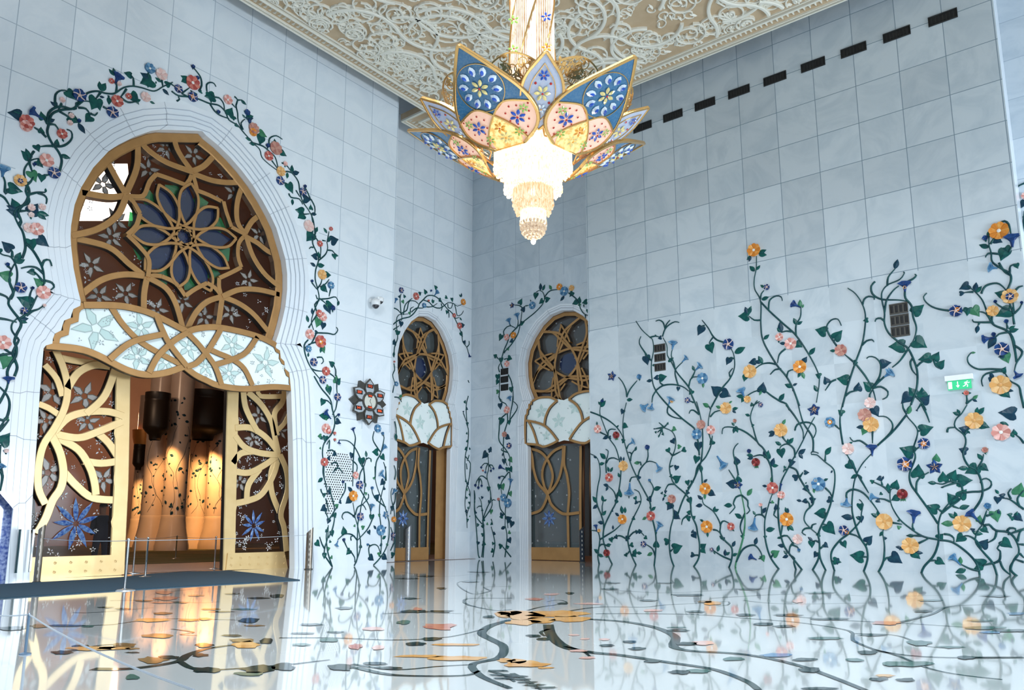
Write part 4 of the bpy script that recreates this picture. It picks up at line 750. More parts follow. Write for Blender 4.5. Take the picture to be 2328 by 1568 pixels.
# ---- left wall, around the tall arch
V_('twining inlaid vine climbing the left side of the tall arch and over its crown', '''
T s -40,420 30,440 60,360 50,290 -5,225 -60,200; s -5,500 30,440; s -30,350 -5,330 45,230 50,190 55,170; c 45,435 16 g; h 5,595 65,522; b W 38,640 14; t B 12,735 -10,765 26; s 0,600 -6,700 15,800 0,900; s -10,760 15,800 0,900; I t N 75,1520 75,1568 50
s 75,1540 65,1460 100,1380 140,1320 150,1240 130,1190 150,1120 190,1040 180,990 110,900 75,840 90,790 130,720 155,600 145,500 100,420 20,395 -40,350; s 130,1500 155,1420 130,1340 115,1290 150,1210 170,1170 145,1140 105,1080 110,1020 160,970; s 160,985 220,950 280,880 330,780 360,740; s 240,950 290,910 350,890 390,860; b W 400,858 14; s 275,850 270,770 290,710; b N 292,700 14; s 95,800 120,740 85,640 90,560 130,480
s 200,430 230,330 210,200 165,120 125,30 125,0; s 230,290 300,360 360,460 390,540 400,640 385,700; s 405,630 470,650 490,690 450,722; s 380,500 400,450 450,445 470,500; s 395,570 330,515 260,505 190,520; s 388,640 350,590 310,550; h 310,552 238,555; h 280,840 148,778; f P 390,740 62; h 385,670 302,605 g; f N 185,697 50; f W 255,155 45; f P 330,165 58; h 280,260 300,362; h 345,245 448,325; l 140,465 188,372; l 140,470 228,440
h 95,600 -30,560 g; h 100,350 12,272; s 110,420 110,370 95,350; b N 65,485 16; s 70,495 100,530; f N 215,905 30; s 190,935 205,915; l 165,985 262,975; l 165,990 250,1015; f P 25,1195 66; s 40,1250 80,1280 130,1290; h 75,1320 25,1440 g; s -10,1310 60,1300 130,1300; s -40,740 60,780 80,830; s -40,970 60,985 150,1010; s 165,120 190,90 175,40 160,0; h -10,340 -20,400; W s -5,740 30,700 45,680; 
H s 125,1390 160,1330 250,1290 262,1250 235,1180 245,1120 220,1040 225,970 280,900 350,882; s 245,1120 265,1180 240,1270 180,1340 165,1400 195,1460 180,1500 215,1568; s 250,1115 280,1090 300,1050; h 280,1000 330,1100 g; h 380,1030 375,1100; f N 488,1015 52; s 400,1035 445,1030; s 540,1000 560,900 530,820 470,740 430,650 440,580 470,480 560,440 660,430 700,400 760,350 790,290 880,270 960,290 1040,290 1120,240 1200,225 1290,240 1400,270 1480,230 1568,190
s 430,560 440,470 500,420 570,410 640,430 690,430 690,380 760,360 810,365; s 420,690 370,640 310,600; f R 240,550 62; f P 232,590 50; h 190,490 62,462; h 180,480 112,445; s 430,570 400,520; t N 285,450 385,525 48; h 395,530 370,450; h 375,650 372,592; l 435,545 500,525; s 450,570 500,575 530,620; f R 560,660 44; l 565,700 580,735; s 470,770 560,770 620,740 655,690 645,635 605,618; s 480,768 420,768 360,775; c 340,790 34; s 310,815 285,850 270,920
s 270,920 240,850; h 265,880 188,805; l 268,870 232,788; l 270,880 240,840; s 265,920 290,1000; f P 420,900 60; h 335,905 395,968; b N 310,935 14; f Y 180,1085 54; f N 180,1090 22; s 245,1120 215,1125; h 80,1145 210,1185; s 75,1160 45,1200 45,1100 25,1040; t B 30,965 20,1050 56; s -10,1210 40,1240 85,1310; s 260,1210 340,1190 410,1190; s 340,1195 400,1215 425,1250 418,1295; l 415,1190 415,1150; l 512,785 520,702; l 550,850 642,880
h 150,1325 105,1240; h 155,1350 55,1308; h 165,1375 50,1345; s 180,1360 255,1355; f W 282,1330 32; h 280,1375 345,1290; f W 380,1325 30; l 340,1370 448,1402; l 330,1370 422,1440; b W 280,1395 24; s 500,410 505,300 560,262 610,268; h 610,270 695,355; f N 720,310 58; f W 563,352 24; s 560,380 530,440; l 515,412 455,360; l 518,405 492,345; s 540,455 600,490 650,530; h 625,500 735,560; l 710,560 775,658; f W 645,495 24; f W 632,560 24; b N 715,540 16
s 710,420 780,430 820,490; h 825,500 772,550; s 820,470 860,490 885,465; s 915,280 870,340; h 875,340 830,440; h 880,345 910,450; s 935,410 990,440; f N 1020,465 52; l 915,265 903,178; l 920,268 962,195; s 1055,280 1060,220 1045,190; t N 1078,130 1045,200 50; l 1040,130 988,65; l 1045,120 1030,55; f R 1010,180 24; f W 1080,205 20; s 1215,225 1210,150 1180,120; h 1192,128 1122,98; f R 1062,362 52; s 985,310 990,330; l 990,320 990,395
l 905,320 952,325; s 1150,250 1100,320; s 1090,320 1160,370 1240,365; h 1190,290 1265,395; l 1240,360 1280,345; f W 1320,325 44; f R 1165,318 26; l 1362,365 1410,383; h 1380,170 1270,200; h 1340,175 1345,240; h 1350,155 1272,98; s 1345,140 1350,90; f B 1360,65 46; f W 1465,120 52; s 1470,170 1480,230; l 1465,188 1408,142; l 1478,248 1538,308; l 1420,180 1415,205; h 1510,210 1560,195''', pl=PL, sw=.05)
V_('twining inlaid vine down the right side of the tall arch, past camera and clock', '''
J s 0,270 60,310 150,320 240,340 340,380 430,400 490,460 520,530 600,580 650,640 740,740 800,800 820,870 880,930 960,990; f N 60,250 36; s -10,200 30,230; s 90,290 160,240; f R 190,195 64; h 140,165 80,125; h 130,170 85,185; b N 232,150 16; s 245,270 272,220 260,140 200,60; b N 192,48 16; s 90,290 150,320; f N 190,325 44; f O 185,322 18; c 260,275 18; s 230,300 170,265; s 45,360 70,345 60,320
h 385,320 295,315; h 350,290 360,380; s 320,270 318,210 350,190 385,200 402,230; s 380,325 430,330 470,380 480,440; f P 508,350 42; s 540,375 580,420; s 570,318 600,350 585,400 600,470 605,540 640,620; s 595,350 640,350; l 630,350 682,395; h 520,490 552,418; h 575,525 545,480; s 350,390 390,450 440,490 520,520; b N 422,460 16; h 580,570 610,600; l 680,510 745,495; b N 685,465 26; l 672,515 640,478; l 670,515 745,515; b N 705,545 14; s 650,620 630,560 665,525
f M 745,610 50; f O 738,645 36; h 800,645 870,688 g; h 815,680 800,760; l 725,715 668,692; l 762,752 702,742; s 740,740 830,770 890,820 940,870 965,960; s 885,770 890,700 950,675 1005,708; f M 945,790 60; f R 880,860 42; s 910,900 960,970; h 992,820 1048,862; h 940,730 935,700; b N 872,765 18; f Y 990,1000 44; f N 985,1085 40; s 1020,1100 1050,1110; h 1060,1110 1105,1205; s 1035,1000 1090,1010 1150,1090 1165,1180 1190,1270 1250,1360 1290,1450 1300,1568
s 1000,920 1050,950 1085,1000; b P 1030,930 20; l 1095,1010 1095,938; l 1100,1018 1162,1005; l 1055,1010 1048,1065; s 1130,1170 1165,1230; s 1065,1200 1085,1235 1160,1250 1190,1300; l 1100,1250 1097,1308; f N 1190,1185 36; s 1260,1250 1240,1200 1210,1140; b N 1210,1135 14; h 1200,1245 1272,1255 n; s 1265,1250 1300,1320 1300,1390; h 1268,1345 1265,1298; h 1200,1370 1120,1345; h 1200,1390 1145,1425; s 1190,1390 1250,1385; l 1270,1385 1320,1388; f W 1245,1500 50; l 1310,1550 1328,1502
K s 430,20 450,130 470,190 440,280 480,380 495,450 470,530 465,620 485,700 500,790 470,870 440,950 430,1010 450,1080; s 455,150 440,200 490,270 515,330 510,430; s 495,450 560,390 578,330 570,280; s 530,265 560,272; s 575,280 590,185; f R 605,162 18; l 575,200 540,150; l 585,280 602,230; h 610,270 680,255 n; s 580,355 620,360 650,400; l 640,395 678,408; h 635,390 650,445; s 445,330 425,328 410,342; f W 403,135 52; h 440,200 385,275; h 430,215 440,280; f R 505,297 28; h 480,415 425,402
l 500,430 495,365; l 470,500 418,468; l 485,495 552,492; f Y 525,578 46; h 560,575 612,582; b N 433,635 12; s 435,650 480,710; h 530,685 580,740; s 480,710 515,660 525,620; s 510,690 560,660 590,620; f B 605,675 34; s 605,710 590,775; s 490,800 580,795 650,780 680,840; l 682,815 668,862; s 500,790 540,820 570,850; b N 622,880 24; h 570,850 605,940; h 565,850 590,905 g; h 570,850 640,862; s 485,800 470,760; s 500,810 460,850 480,930 440,1000 405,1060
f R 498,930 34; f P 530,960 42; h 500,980 475,1060 g; h 540,1015 530,1080; l 440,940 438,878; l 402,1010 388,942; s 405,1060 430,1020; f P 412,1120 46; s 470,1105 580,1110 640,1120 670,1080 655,1055; h 465,1100 500,1105; f R 510,1185 58; f O 510,1190 22; l 520,1240 512,1290; h 530,1235 552,1295 g; s 400,1170 365,1220 380,1320 430,1430 520,1540; s 470,1190 400,1212; s 470,1120 430,1200 370,1240; f B 400,1250 32; l 400,1325 405,1282; f N 448,1373 38; s 480,1330 525,1328 540,1365 520,1388
s 430,1430 470,1448 530,1455; f R 560,1455 42; s 590,1470 640,1510 655,1568; s 650,1500 650,1440 625,1390; h 630,1400 588,1362; h 655,1560 662,1488 g; h 665,1560 698,1515; f N 530,1530 34
M s 135,-20 200,90 280,190 300,280 320,360 320,430 290,510 225,590 210,680 220,760 215,860 245,980 255,1060; f N 210,15 34; h 265,80 280,155; c 258,80 22 g; f N 345,170 36; s 345,0 340,90 345,140; s 345,200 330,280 300,330; h 220,195 198,252; s 215,195 260,205 290,240; s 320,360 345,335; b N 355,330 12; t N 235,305 285,365 36; l 280,350 178,335; c 240,370 16 g; h 335,385 385,408; f P 240,455 46; f R 262,478 28; b R 318,498 14; h 240,525 235,590; c 185,525 24 g; c 205,545 18; b R 320,556 12
c 190,635 12 g; s 270,640 275,560 250,600; f R 225,760 40; c 265,725 22 n; s 225,760 225,880 250,1010; s 255,660 300,650 335,680; h 310,680 345,700; s 290,780 330,760 350,800 300,860; s 320,830 360,815 395,860; l 215,905 168,945; h 225,1045 225,1090; s 195,1005 205,1040 225,1060; s 240,1090 255,1150 268,1210; h 240,1170 190,1205 n; s 235,1200 265,1280; c 265,1300 26 n; s 275,980 290,1060 320,1180 300,1260; c 277,1028 24; c 325,1248 26; s 420,950 415,1020 365,1110; b N 395,940 12; c 345,1155 24 g; c 370,1125 18
U s 360,1490 300,1400 245,1310 250,1200 290,1060 300,870; s 360,1490 300,1300 280,1180 270,1030 290,900; s 300,1060 360,930 390,780 380,700; s 245,1220 205,1150 170,1045; h 120,1120 180,1190; h 245,1290 240,1380; c 350,1355 30 g; c 305,1220 38 g; c 325,1120 24; h 350,960 365,1050; c 267,962 26; s 300,800 330,760 390,660 430,600''', pl=PL, sw=.042)
V_('branching inlaid plant beside the perforated grille, one large orange flower on the left wall', '''
U s 685,1470 730,1370 728,1140 735,1000 740,850 770,700 800,520 830,430 845,200 825,0; s 685,1475 760,1280 780,1130 740,900 700,760 690,690 665,540; M s 590,950 590,860 560,740 500,620 440,568 360,560; t N 358,590 362,565 18; s 500,620 510,540 492,480; t N 485,455 497,492 24; s 500,620 490,760 485,980; h 480,680 470,735; s 480,745 525,790 518,860; f P 508,880 34; f O 487,1068 50; l 485,1030 440,985; h 465,1095 420,1140
s 545,920 555,860 590,790 610,720; h 567,725 570,810; l 612,715 605,655; s 610,735 630,722 655,735; l 652,730 655,765; f N 545,968 40; s 555,1010 600,1090 640,1170 650,1240; h 660,1240 660,1305; s 660,1290 620,1370 530,1470; t B 660,1150 650,1205 30; l 600,945 606,990; c 610,1045 16 g; s 625,1050 630,1085 570,1150; s 510,1240 530,1170 580,1150 605,1195; s 495,1250 440,1215 400,1225 388,1260 400,1282; c 500,1255 18; f N 552,1255 38; c 505,1342 14 g; h 570,1360 600,1340 g
h 630,1385 645,1425 n; s 525,1470 480,1420 410,1415 350,1465; h 410,1410 400,1340; t B 335,1520 350,1475 24; s 400,1460 430,1530 450,1568; b N 402,1465 14; U h 625,1240 565,1315; s 625,1250 690,1350 690,1420; s 640,1100 635,1040 690,1030; h 780,1205 780,1140''', pl=PL, sw=.038)
V_('inlaid plant below the flower-shaped clock with pale blue trumpet flowers', '''
U s 970,1465 1060,1370 1150,1230 1200,1050 1205,850 1190,780 1150,620 1050,380 1000,200 990,0; s 1080,1300 1090,1100 1080,870 1060,650 1090,420 1140,220 1155,0; M s 690,900 700,760 740,680 770,540 755,490; s 735,665 670,560 680,480; s 790,930 785,830 765,760; f B 710,455 38; b B 755,500 14; t B 775,615 745,668 30; h 715,670 660,668; h 750,700 780,748; t B 740,860 775,905 40; c 680,910 14 g; h 770,930 735,972; c 770,1003 18; s 785,1170 700,1100 665,1040 660,1000; b B 660,995 14
h 695,1095 730,1050 n; f B 785,1240 42 star; c 725,1240 16 g; f B 738,1380 50; l 700,1370 675,1335 n; l 770,1370 795,1348 n; l 755,1460 792,1430; c 745,1515 16; U s 915,1340 900,1220 930,1175 990,1158 1040,1190 1070,1280; h 915,1335 980,1400; b B 880,1158 16; s 890,1160 935,1180; c 1060,1295 36 g; c 1090,1170 24; c 1172,1172 26 g; s 1060,1330 1130,1335; h 1115,1330 1178,1385''', pl=PL, sw=.038)
# ---- recess
V_('inlaid vine around the left recess door, a small orange flower near its left jamb', '''
U s 1240,1360 1255,1330 1265,1310; h 1265,1280 1255,1365; s 1225,1250 1270,1150 1290,1100 1290,850 1280,650 1240,500 1232,380 1250,320; s 1285,1270 1285,1100 1225,900; f O 1268,785 44; f N 1258,1020 40; f N 1250,1080 22; h 1250,590 1258,668; t B 1290,350 1250,420 38; s 1300,390 1290,520 1240,620 1225,710; M s 868,390 880,450 882,560; l 880,500 882,570; s 865,170 905,175 930,215; l 910,172 940,150 g; f B 880,50 22; s 850,130 862,60; s 868,920 878,850 862,790; f R 876,735 16
O s 90,780 180,720; s 100,1190 110,1040 155,900 140,750 135,640 170,560 260,550 310,545; s 100,460 150,480 215,560 210,650; s 90,700 150,650 240,610 330,590 400,530 460,440 480,390 540,330 590,280 660,270 720,290 770,330 850,420 900,480 960,530 1020,650 1080,780 1110,880 1120,960 1180,1040 1200,1110 1215,1150; s 200,540 290,490 310,400 340,350 420,360 460,400; s 240,560 260,430 300,370 370,315; s 205,540 190,330 205,250; s 360,520 430,460 520,460 560,430
s 540,340 620,370 690,440 780,460 850,420 900,380 980,390 1040,430 1110,400; s 580,440 660,440 740,390; s 1000,400 1020,480 1040,570 1100,555 1132,500; s 990,600 1030,610 1070,595; s 900,480 915,540 915,600; s 800,390 815,450 800,495; s 1180,1040 1215,1000 1212,945; s 900,400 905,450 950,460 970,390; f N 205,195 44; c 183,295 24 n; t B 132,325 112,385 28; f R 425,285 56; f B 545,420 38; t B 742,215 700,275 40; f O 1125,370 48; f R 990,568 32; f R 1068,722 48; c 238,370 32 g
h 265,300 240,250; h 475,250 510,225; h 580,240 545,170; b N 648,200 14; h 735,170 695,115; c 782,345 36; h 865,290 905,320; h 960,310 970,375; h 890,500 880,555; l 1075,600 1112,642; h 1090,820 1125,890; h 1145,945 1165,1002; t N 1222,1180 1205,1120 26; c 335,540 28 g; h 210,660 200,750; l 130,850 200,800; h 140,790 140,855; l 670,385 675,318; l 670,385 702,338; b R 610,350 16; l 1100,295 1065,255; l 1102,295 1105,232; h 1105,715 1155,705; s 345,520 345,470 390,440
s 100,1280 110,1380 80,1450 110,1568; f R 100,1255 14; h 100,1000 110,910; l 90,1180 110,1100
N s 75,0 50,120 60,330 78,420 65,600 40,700 35,850 45,1000 95,1150 95,1300 60,1400 60,1568; s 60,760 100,800 80,1000 50,1100 35,1300 60,1450; c 38,75 22; c 60,153 22; c 15,185 14; c 60,328 26; c 60,445 16; c 63,540 18; c 45,630 26; c 90,628 16; c 45,1010 20; c 75,1033 20; c 58,1110 18 g; c 92,1170 24; c 55,1213 18; c 88,1265 18; c 75,1330 16; c 48,1370 24; c 63,1470 24; c 92,1430 12 g; s 15,200 50,300; s 45,720 70,750 82,700; s 60,870 50,800; O s 1200,1530 1215,1568''', pl=PL2, sw=.04)
V_('inlaid vine climbing the left side of the back recess door past three vents', '''
Q s 410,1160 385,1090 400,1020 430,920 470,830 500,740 560,670 620,610 720,530 830,440 920,340 942,260 920,190 870,170 830,200; s 945,250 990,190 1040,165 1110,160; s 1250,200 1340,270 1380,330 1400,400 1450,470 1500,485; s 420,960 500,880 570,780 610,700 640,560 655,430; s 660,390 620,360 560,355; s 700,365 740,360; s 590,650 605,590 605,540; s 430,740 420,690 460,635 520,620 585,660; s 510,620 490,580; f N 528,360 42 star; h 622,340 658,265; h 660,430 695,360; f B 790,360 48
l 770,310 758,285; t B 595,472 602,540 42; t B 487,540 502,600 40; h 640,590 690,570; h 395,735 362,815; f P 465,765 42; f O 550,740 42; h 540,800 490,830; c 478,915 26 g; c 430,955 14; h 390,1030 385,1105; h 325,1010 288,985; s 330,1010 345,1030 370,1050; s 430,1045 470,1030; h 475,1025 532,1042; f P 467,1103 40; h 835,205 820,290; l 890,168 890,72; l 915,172 948,90; l 1032,158 998,98 g; h 920,290 868,342; h 955,290 1020,265; f O 1135,125 42; f Y 1290,140 38; f B 1195,180 60
l 1195,240 1140,305; h 1300,190 1258,255; h 1355,310 1290,345; h 1375,320 1390,240; c 1382,350 24 g; h 1480,310 1415,330; s 1440,350 1445,380; h 1490,410 1490,460; s 1460,480 1465,525; s 370,1210 355,1150 375,1100; s 480,1240 520,1330 540,1450 545,1568; h 345,1240 345,1320; h 350,1310 325,1375; c 350,1455 30 g; s 370,1440 365,1530 400,1568; h 515,1400 522,1475; t B 497,1530 510,1575 40; s 372,1240 368,1440
N s 440,0 460,60 520,90 540,130; h 455,90 460,165 n; f P 540,165 44; s 530,210 460,280 445,400 445,530 520,630 570,720 570,830; s 540,200 545,300 510,420 495,560 500,700 540,830; s 610,0 600,100 580,200 570,290; s 560,300 650,170 660,110 610,60; h 480,270 460,350; h 445,290 500,265; h 560,290 565,350; f M 510,455 34; h 530,480 578,512; f N 565,590 36; f O 565,592 14; h 503,750 503,820; h 570,740 602,792 g; s 550,670 500,655 470,640 480,620; l 490,675 480,718; h 540,850 535,910; h 570,850 600,910; t N 455,840 515,872 30
s 560,900 480,1010 465,1080 480,1180; s 570,900 575,1060 540,1190 520,1330 515,1568; s 520,970 480,950 450,965; b N 450,968 14; h 450,1050 440,1120; h 480,1050 495,1125 g; t B 585,990 577,1060 38; h 570,1140 590,1200 g; f B 500,1205 46; f B 550,1270 56; s 445,1240 460,1340 530,1440 550,1568; f R 440,1225 16; h 480,1395 460,1455; h 535,1475 598,1438; h 600,1490 580,1568; V s 905,1450 915,1350 910,1250; s 960,1450 970,1380 952,1300; s 1020,1450 1030,1350 1020,1290; s 1050,1450 1010,1400 1000,1390
c 1043,1370 16; c 1000,1395 14; c 1040,1330 10 g; c 1000,1250 12; l 1000,1310 1025,1300; c 1035,1400 10''', pl=PR2, sw=.045)
V_('small inlaid plant with drooping bell buds in the corner of the recess', '''
V s 896,1452 888,1440 880,1330 870,1200 868,1120; s 912,1452 918,1350 912,1270; N s 250,1568 255,1460 300,1330 340,1240 340,1130 300,960 320,860 310,680; s 255,1470 350,1330 360,1260 340,1160; s 240,1520 160,1410 150,1280 160,1200 150,1120; s 255,1460 240,1340 230,1250 205,1205; s 240,1310 205,1308 180,1330; h 320,650 360,635 n; h 330,620 355,670; h 295,675 240,745 n; s 310,690 300,675 280,675; s 300,990 250,950 210,960 200,1030; b N 165,1060 15; b N 200,1088 15; b N 240,1065 13
s 210,965 180,1010 168,1050; s 215,980 205,1030 200,1080; s 220,980 238,1020 240,1055; s 315,805 270,800 235,840; b N 235,848 12; s 320,820 360,820 380,855; b N 380,862 12; b N 350,888 12; b B 285,905 12; b R 255,885 10; s 310,805 290,850 285,895; s 320,820 345,850 350,880; h 320,1080 315,1140; c 325,1265 26 n; s 355,1250 375,1230 402,1240; h 350,1350 345,1410 g; c 255,1470 26; c 160,1385 22; c 240,1210 20; c 150,1260 14; c 240,1355 18; c 195,1530 22; c 300,1520 18 g; c 355,1520 18; s 350,1460 370,1530
V c 885,1383 12; c 917,1385 14; c 910,1338 10; c 912,1300 12; c 960,1420 12; c 968,1335 10; c 960,1385 9''', pl=PR2, sw=.04)
# ================================================================ FLOOR INLAY (flush coloured stone in the floor)
def floor_inlay(label, stems, blobs, name='floor_inlay_vine'):
    sm, fl = MB_(), {}; anchor = None
    for s in stems:
        tk = s.split(); t = tk[0]; w = float(tk[1]); px = [tp(t, *map(float, k.split(','))) for k in tk[2:]]; px = [(x, max(y, 1262)) for x, y in px]
        P = [PF.uv(*p) for p in spline(px, 6)]; anchor = anchor or P[0]; n = len(P)
        vs = []; 
        for i, p in enumerate(P):
            a, b = P[max(i-1, 0)], P[min(i+1, n-1)]; dx, dy = b[0]-a[0], b[1]-a[1]; l = math.hypot(dx, dy) or 1; ww = w*(1-.6*i/n)
            vs += [(p[0]-dy/l*ww/2, p[1]+dx/l*ww/2, .004), (p[0]+dy/l*ww/2, p[1]-dx/l*ww/2, .004)]
        sm.add(vs, [(2*i, 2*i+1, 2*i+3, 2*i+2) for i in range(n-1)])
    root = empty(name, (anchor[0], anchor[1], 0), label, 'floor inlay', 'inlaid floor vines')
    sm.build('stem', FL_['dk'], root)
    for s in blobs:
        tk = s.split(); t = tk[0]; x, y = map(float, tk[1].split(',')); hw, hh = map(float, tk[2].split(',')); col = tk[3] if len(tk) > 3 else random.choice(['dk', 'dk', 'gr'])
        k = 14; rr = random.Random(int(x*7+y)); P = []
        for i in range(k):
            a = 2*PI*i/k; q = 1+rr.uniform(-.25, .25)
            P.append(PF.uv(*tp(t, x+hw*q*math.cos(a), y+hh*q*math.sin(a))))
        mb = MB_(); fl[s] = (col, mb); c = PF.uv(*tp(t, x, y)); n = len(P)
        mb.add([(p[0], p[1], .006) for p in P]+[(c[0], c[1], .006)], [(i, (i+1) % n, n) for i in range(n)])
    nm = dict(dk='dark_leaf', gr='green_leaf', Y='amber_petal', R='rose_petal', P='pink_petal', B='blue_petal', br='brown_leaf')
    for c, mb in fl.values(): mb.build(nm[c], FL_[c], root)
    return root
def fm(n, c, c2): return mat(n, c, .06, noise=c2, nscale=4, spec=.5, coat=.15)
FL_ = dict(dk=fm('floor_dark_stone', (.010,.030,.035), (.03,.06,.05)), gr=fm('floor_green_stone', (.05,.13,.12), (.10,.19,.15)), Y=fm('floor_amber_stone', (.62,.30,.08), (.72,.44,.18)),
  R=fm('floor_rose_stone', (.45,.16,.12), (.58,.28,.20)), P=fm('floor_pink_stone', (.66,.40,.34), (.74,.52,.46)), B=fm('floor_blue_stone', (.08,.20,.36), (.16,.32,.50)), br=fm('floor_brown_stone', (.22,.13,.05), (.30,.20,.09)))
floor_inlay('large amber floor flower in the middle with a dark stem running to the bottom edge', ['b .13 165,540 180,590 240,640 350,665 500,680 700,710 900,740 1000,770 1080,805 1120,836', 'b .06 170,560 130,575 150,592', 'b .05 240,640 320,660 360,690', 'b .06 190,500 250,480 400,460 600,460 700,450 900,440 985,435 980,450 940,455'],
 ['b 60,500 90,20 Y', 'b 200,492 130,15 Y', 'b 262,515 90,14 Y', 'b 50,530 70,12 Y', 'b 130,520 60,14 Y', 'b -10,488 60,10 Y', 'b 100,592 34,6 dk', 'b 142,606 34,6 dk', 'b 430,636 35,6', 'b 530,619 34,5 dk', 'b 572,650 40,6 dk', 'b 280,588 24,4 P', 'b 330,606 24,4 P', 'b 420,608 26,4 P', 'b 300,660 40,5 P', 'b 345,692 40,5 P', 'b 640,708 40,6 dk', 'b 760,757 50,9 dk', 'b 850,752 55,9', 'b 640,475 40,6 P', 'b 835,482 40,5 dk', 'b 910,442 40,8 Y', 'b 880,436 30,5 br'])
floor_inlay('dark floor stem sweeping in an S from the amber flower towards the lower right', ['b .12 350,515 500,525 620,545 700,570 745,600 735,640 820,660 1000,670 1150,690 1300,725 1420,765 1600,836 1700,880', 'b .06 380,490 600,490 850,495 1050,510 1300,530 1500,560 1550,580 1550,610 1640,650 1750,680 1900,740 2050,770 2230,790'],
 ['b 750,567 60,6', 'b 750,554 50,3', 'b 870,625 50,9 P', 'b 790,627 50,7 dk', 'b 1010,697 55,8', 'b 1200,680 75,8 B', 'b 1330,700 60,7', 'b 1360,747 52,10', 'b 1430,603 80,6', 'b 1660,790 45,8', 'b 1790,792 40,8 dk', 'b 1850,625 56,13 gr', 'b 1620,668 45,8 dk', 'b 1790,720 110,12', 'b 1700,773 40,6 Y', 'b 1400,832 80,7 dk', 'b 1560,702 40,8 gr'])
floor_inlay('thin floor vine with long grey-green leaves crossing the right half of the floor', ['b .06 1640,655 1800,680 2000,690 2328,688', 'b .06 1240,500 1500,520 1800,535 2100,555 2328,575', 'b .06 1740,535 1900,495 1980,460 2100,450 2328,447', 'b .10 2040,690 2328,690', 'b .04 1560,580 1750,590 1900,640 2060,645'],
 ['b 1060,497 45,6', 'b 1250,497 70,6', 'b 1140,538 45,6 dk', 'b 1240,548 50,6 dk', 'b 1450,515 80,5', 'b 1700,533 66,9 R', 'b 2150,555 90,7', 'b 2280,568 110,6 dk', 'b 2130,523 60,4', 'b 1870,480 50,5 dk', 'b 2290,490 40,6 B', 'b 2180,575 50,5 B', 'b 2000,643 60,5', 'b 2070,690 40,8 dk', 'b 1640,588 70,5'])
floor_inlay('fine floor vine nearest the right wall with small dark leaves', ['b .05 70,475 130,460 200,450 250,440 215,428 160,435', 'b .05 400,378 700,395 1000,380 1250,370', 'b .05 900,420 1300,400 1700,410 2200,400', 'b .05 1050,430 1250,445 1700,440'], ['b 100,424 38,6 R', 'b 182,402 36,4 P', 'b 262,397 20,5 dk', 'b 450,378 40,4', 'b 800,405 70,5', 'b 460,350 40,3', 'b 1080,378 60,4', 'b 700,350 40,3', 'b 230,444 30,4 dk', 'b 1300,432 24,10 P', 'b 1400,395 70,4', 'b 1900,430 60,4', 'b 2200,410 70,5', 'b 620,430 40,4', 'b 350,445 60,4 P'])
floor_inlay('dark palm frond inlay at the bottom edge of the floor, left of the long stem', ['a .05 2230,752 2290,770 2340,800', 'b .05 0,762 60,790 130,836'], ['a 2260,752 50,4 dk', 'a 2270,770 50,4 dk', 'a 2290,786 50,4 dk', 'b 20,776 50,4 dk', 'b 40,790 50,4 dk', 'b 70,803 50,4 dk', 'b 100,816 55,4 dk', 'b 150,828 60,4 dk', 'b 60,720 100,14 Y', 'b 150,738 40,4 Y', 'b 20,708 40,10 Y'])
floor_inlay('bold dark floor stem curling in front of the recess between the two doors', ['a .12 2328,518 2230,545 2190,580 2240,610 2290,640 2270,690 2150,720 2170,760 2220,790 2320,830', 'a .07 2328,420 2150,420 2110,430 2130,450 2250,475 2328,470', 'a .06 1740,490 1900,485 2100,490', 'a .05 2328,365 2200,370 2230,385 2150,400 2080,350 2200,330', 'a .05 1820,300 2000,320 2150,310'],
 ['a 2290,495 40,12 Y', 'a 2300,705 40,10 Y', 'a 2225,505 30,6 dk', 'a 1880,480 66,6 dk', 'a 2000,480 60,5 dk', 'a 1990,550 80,15 R', 'a 1890,628 44,8 dk', 'a 1960,606 44,7 dk', 'a 2080,632 100,5 Y', 'a 1900,684 110,6 Y', 'a 2080,694 130,11 Y', 'a 1870,422 40,4', 'a 2010,375 22,5 dk', 'a 1900,470 20,8 R', 'a 1835,530 30,10', 'a 2140,345 40,3', 'a 2180,300 50,3', 'a 1935,320 40,3', 'a 1850,330 60,3 dk'])
floor_inlay('floor vine with dark blue leaves in front of the flowering left wall', ['a .06 1270,600 1500,600 1800,610 2000,600 2100,585 2200,560', 'a .05 1600,720 1800,745 2000,730 2150,722', 'a .08 1620,735 1800,770 2100,772 2180,750', 'a .05 1330,720 1500,700'], ['a 1370,632 38,6 gr', 'a 1500,610 46,9', 'a 1700,718 66,8 dk', 'a 1760,738 60,6 dk', 'a 1550,735 56,16 dk', 'a 1380,580 60,4', 'a 1560,465 40,6 dk', 'a 1420,540 60,5 dk', 'a 1620,640 30,12 R', 'a 1720,645 30,10 P', 'a 1520,575 40,4', 'a 1700,560 50,8 P'])
floor_inlay('brown and green floor leaves on a long stem, mirrored amid the open doorway', ['a .10 240,668 350,655 450,635 520,630', 'a .12 420,742 600,740 800,710 850,680 920,655 1000,640 1100,630 1230,620', 'a .06 820,710 880,740 1000,745 1200,730 1330,720', 'a .04 780,560 880,575 820,585 900,590'],
 ['a 570,633 50,9 br', 'a 420,650 110,10 Y', 'a 520,648 80,8 Y', 'a 285,668 50,9 dk', 'a 370,638 40,5 dk', 'a 600,650 30,4 br', 'a 690,702 70,14 br', 'a 770,690 50,8 dk', 'a 910,680 35,8 dk', 'a 930,635 40,9 dk', 'a 720,592 80,9 br', 'a 1120,633 60,17 Y', 'a 1210,615 30,12 dk', 'a 1100,612 60,8 br', 'a 930,748 60,13 dk', 'a 600,780 35,12 gr', 'a 1180,742 80,20 dk', 'a 1290,735 50,18 dk', 'a 1130,765 60,9 gr', 'a 1050,590 50,5', 'a 600,668 30,3'])
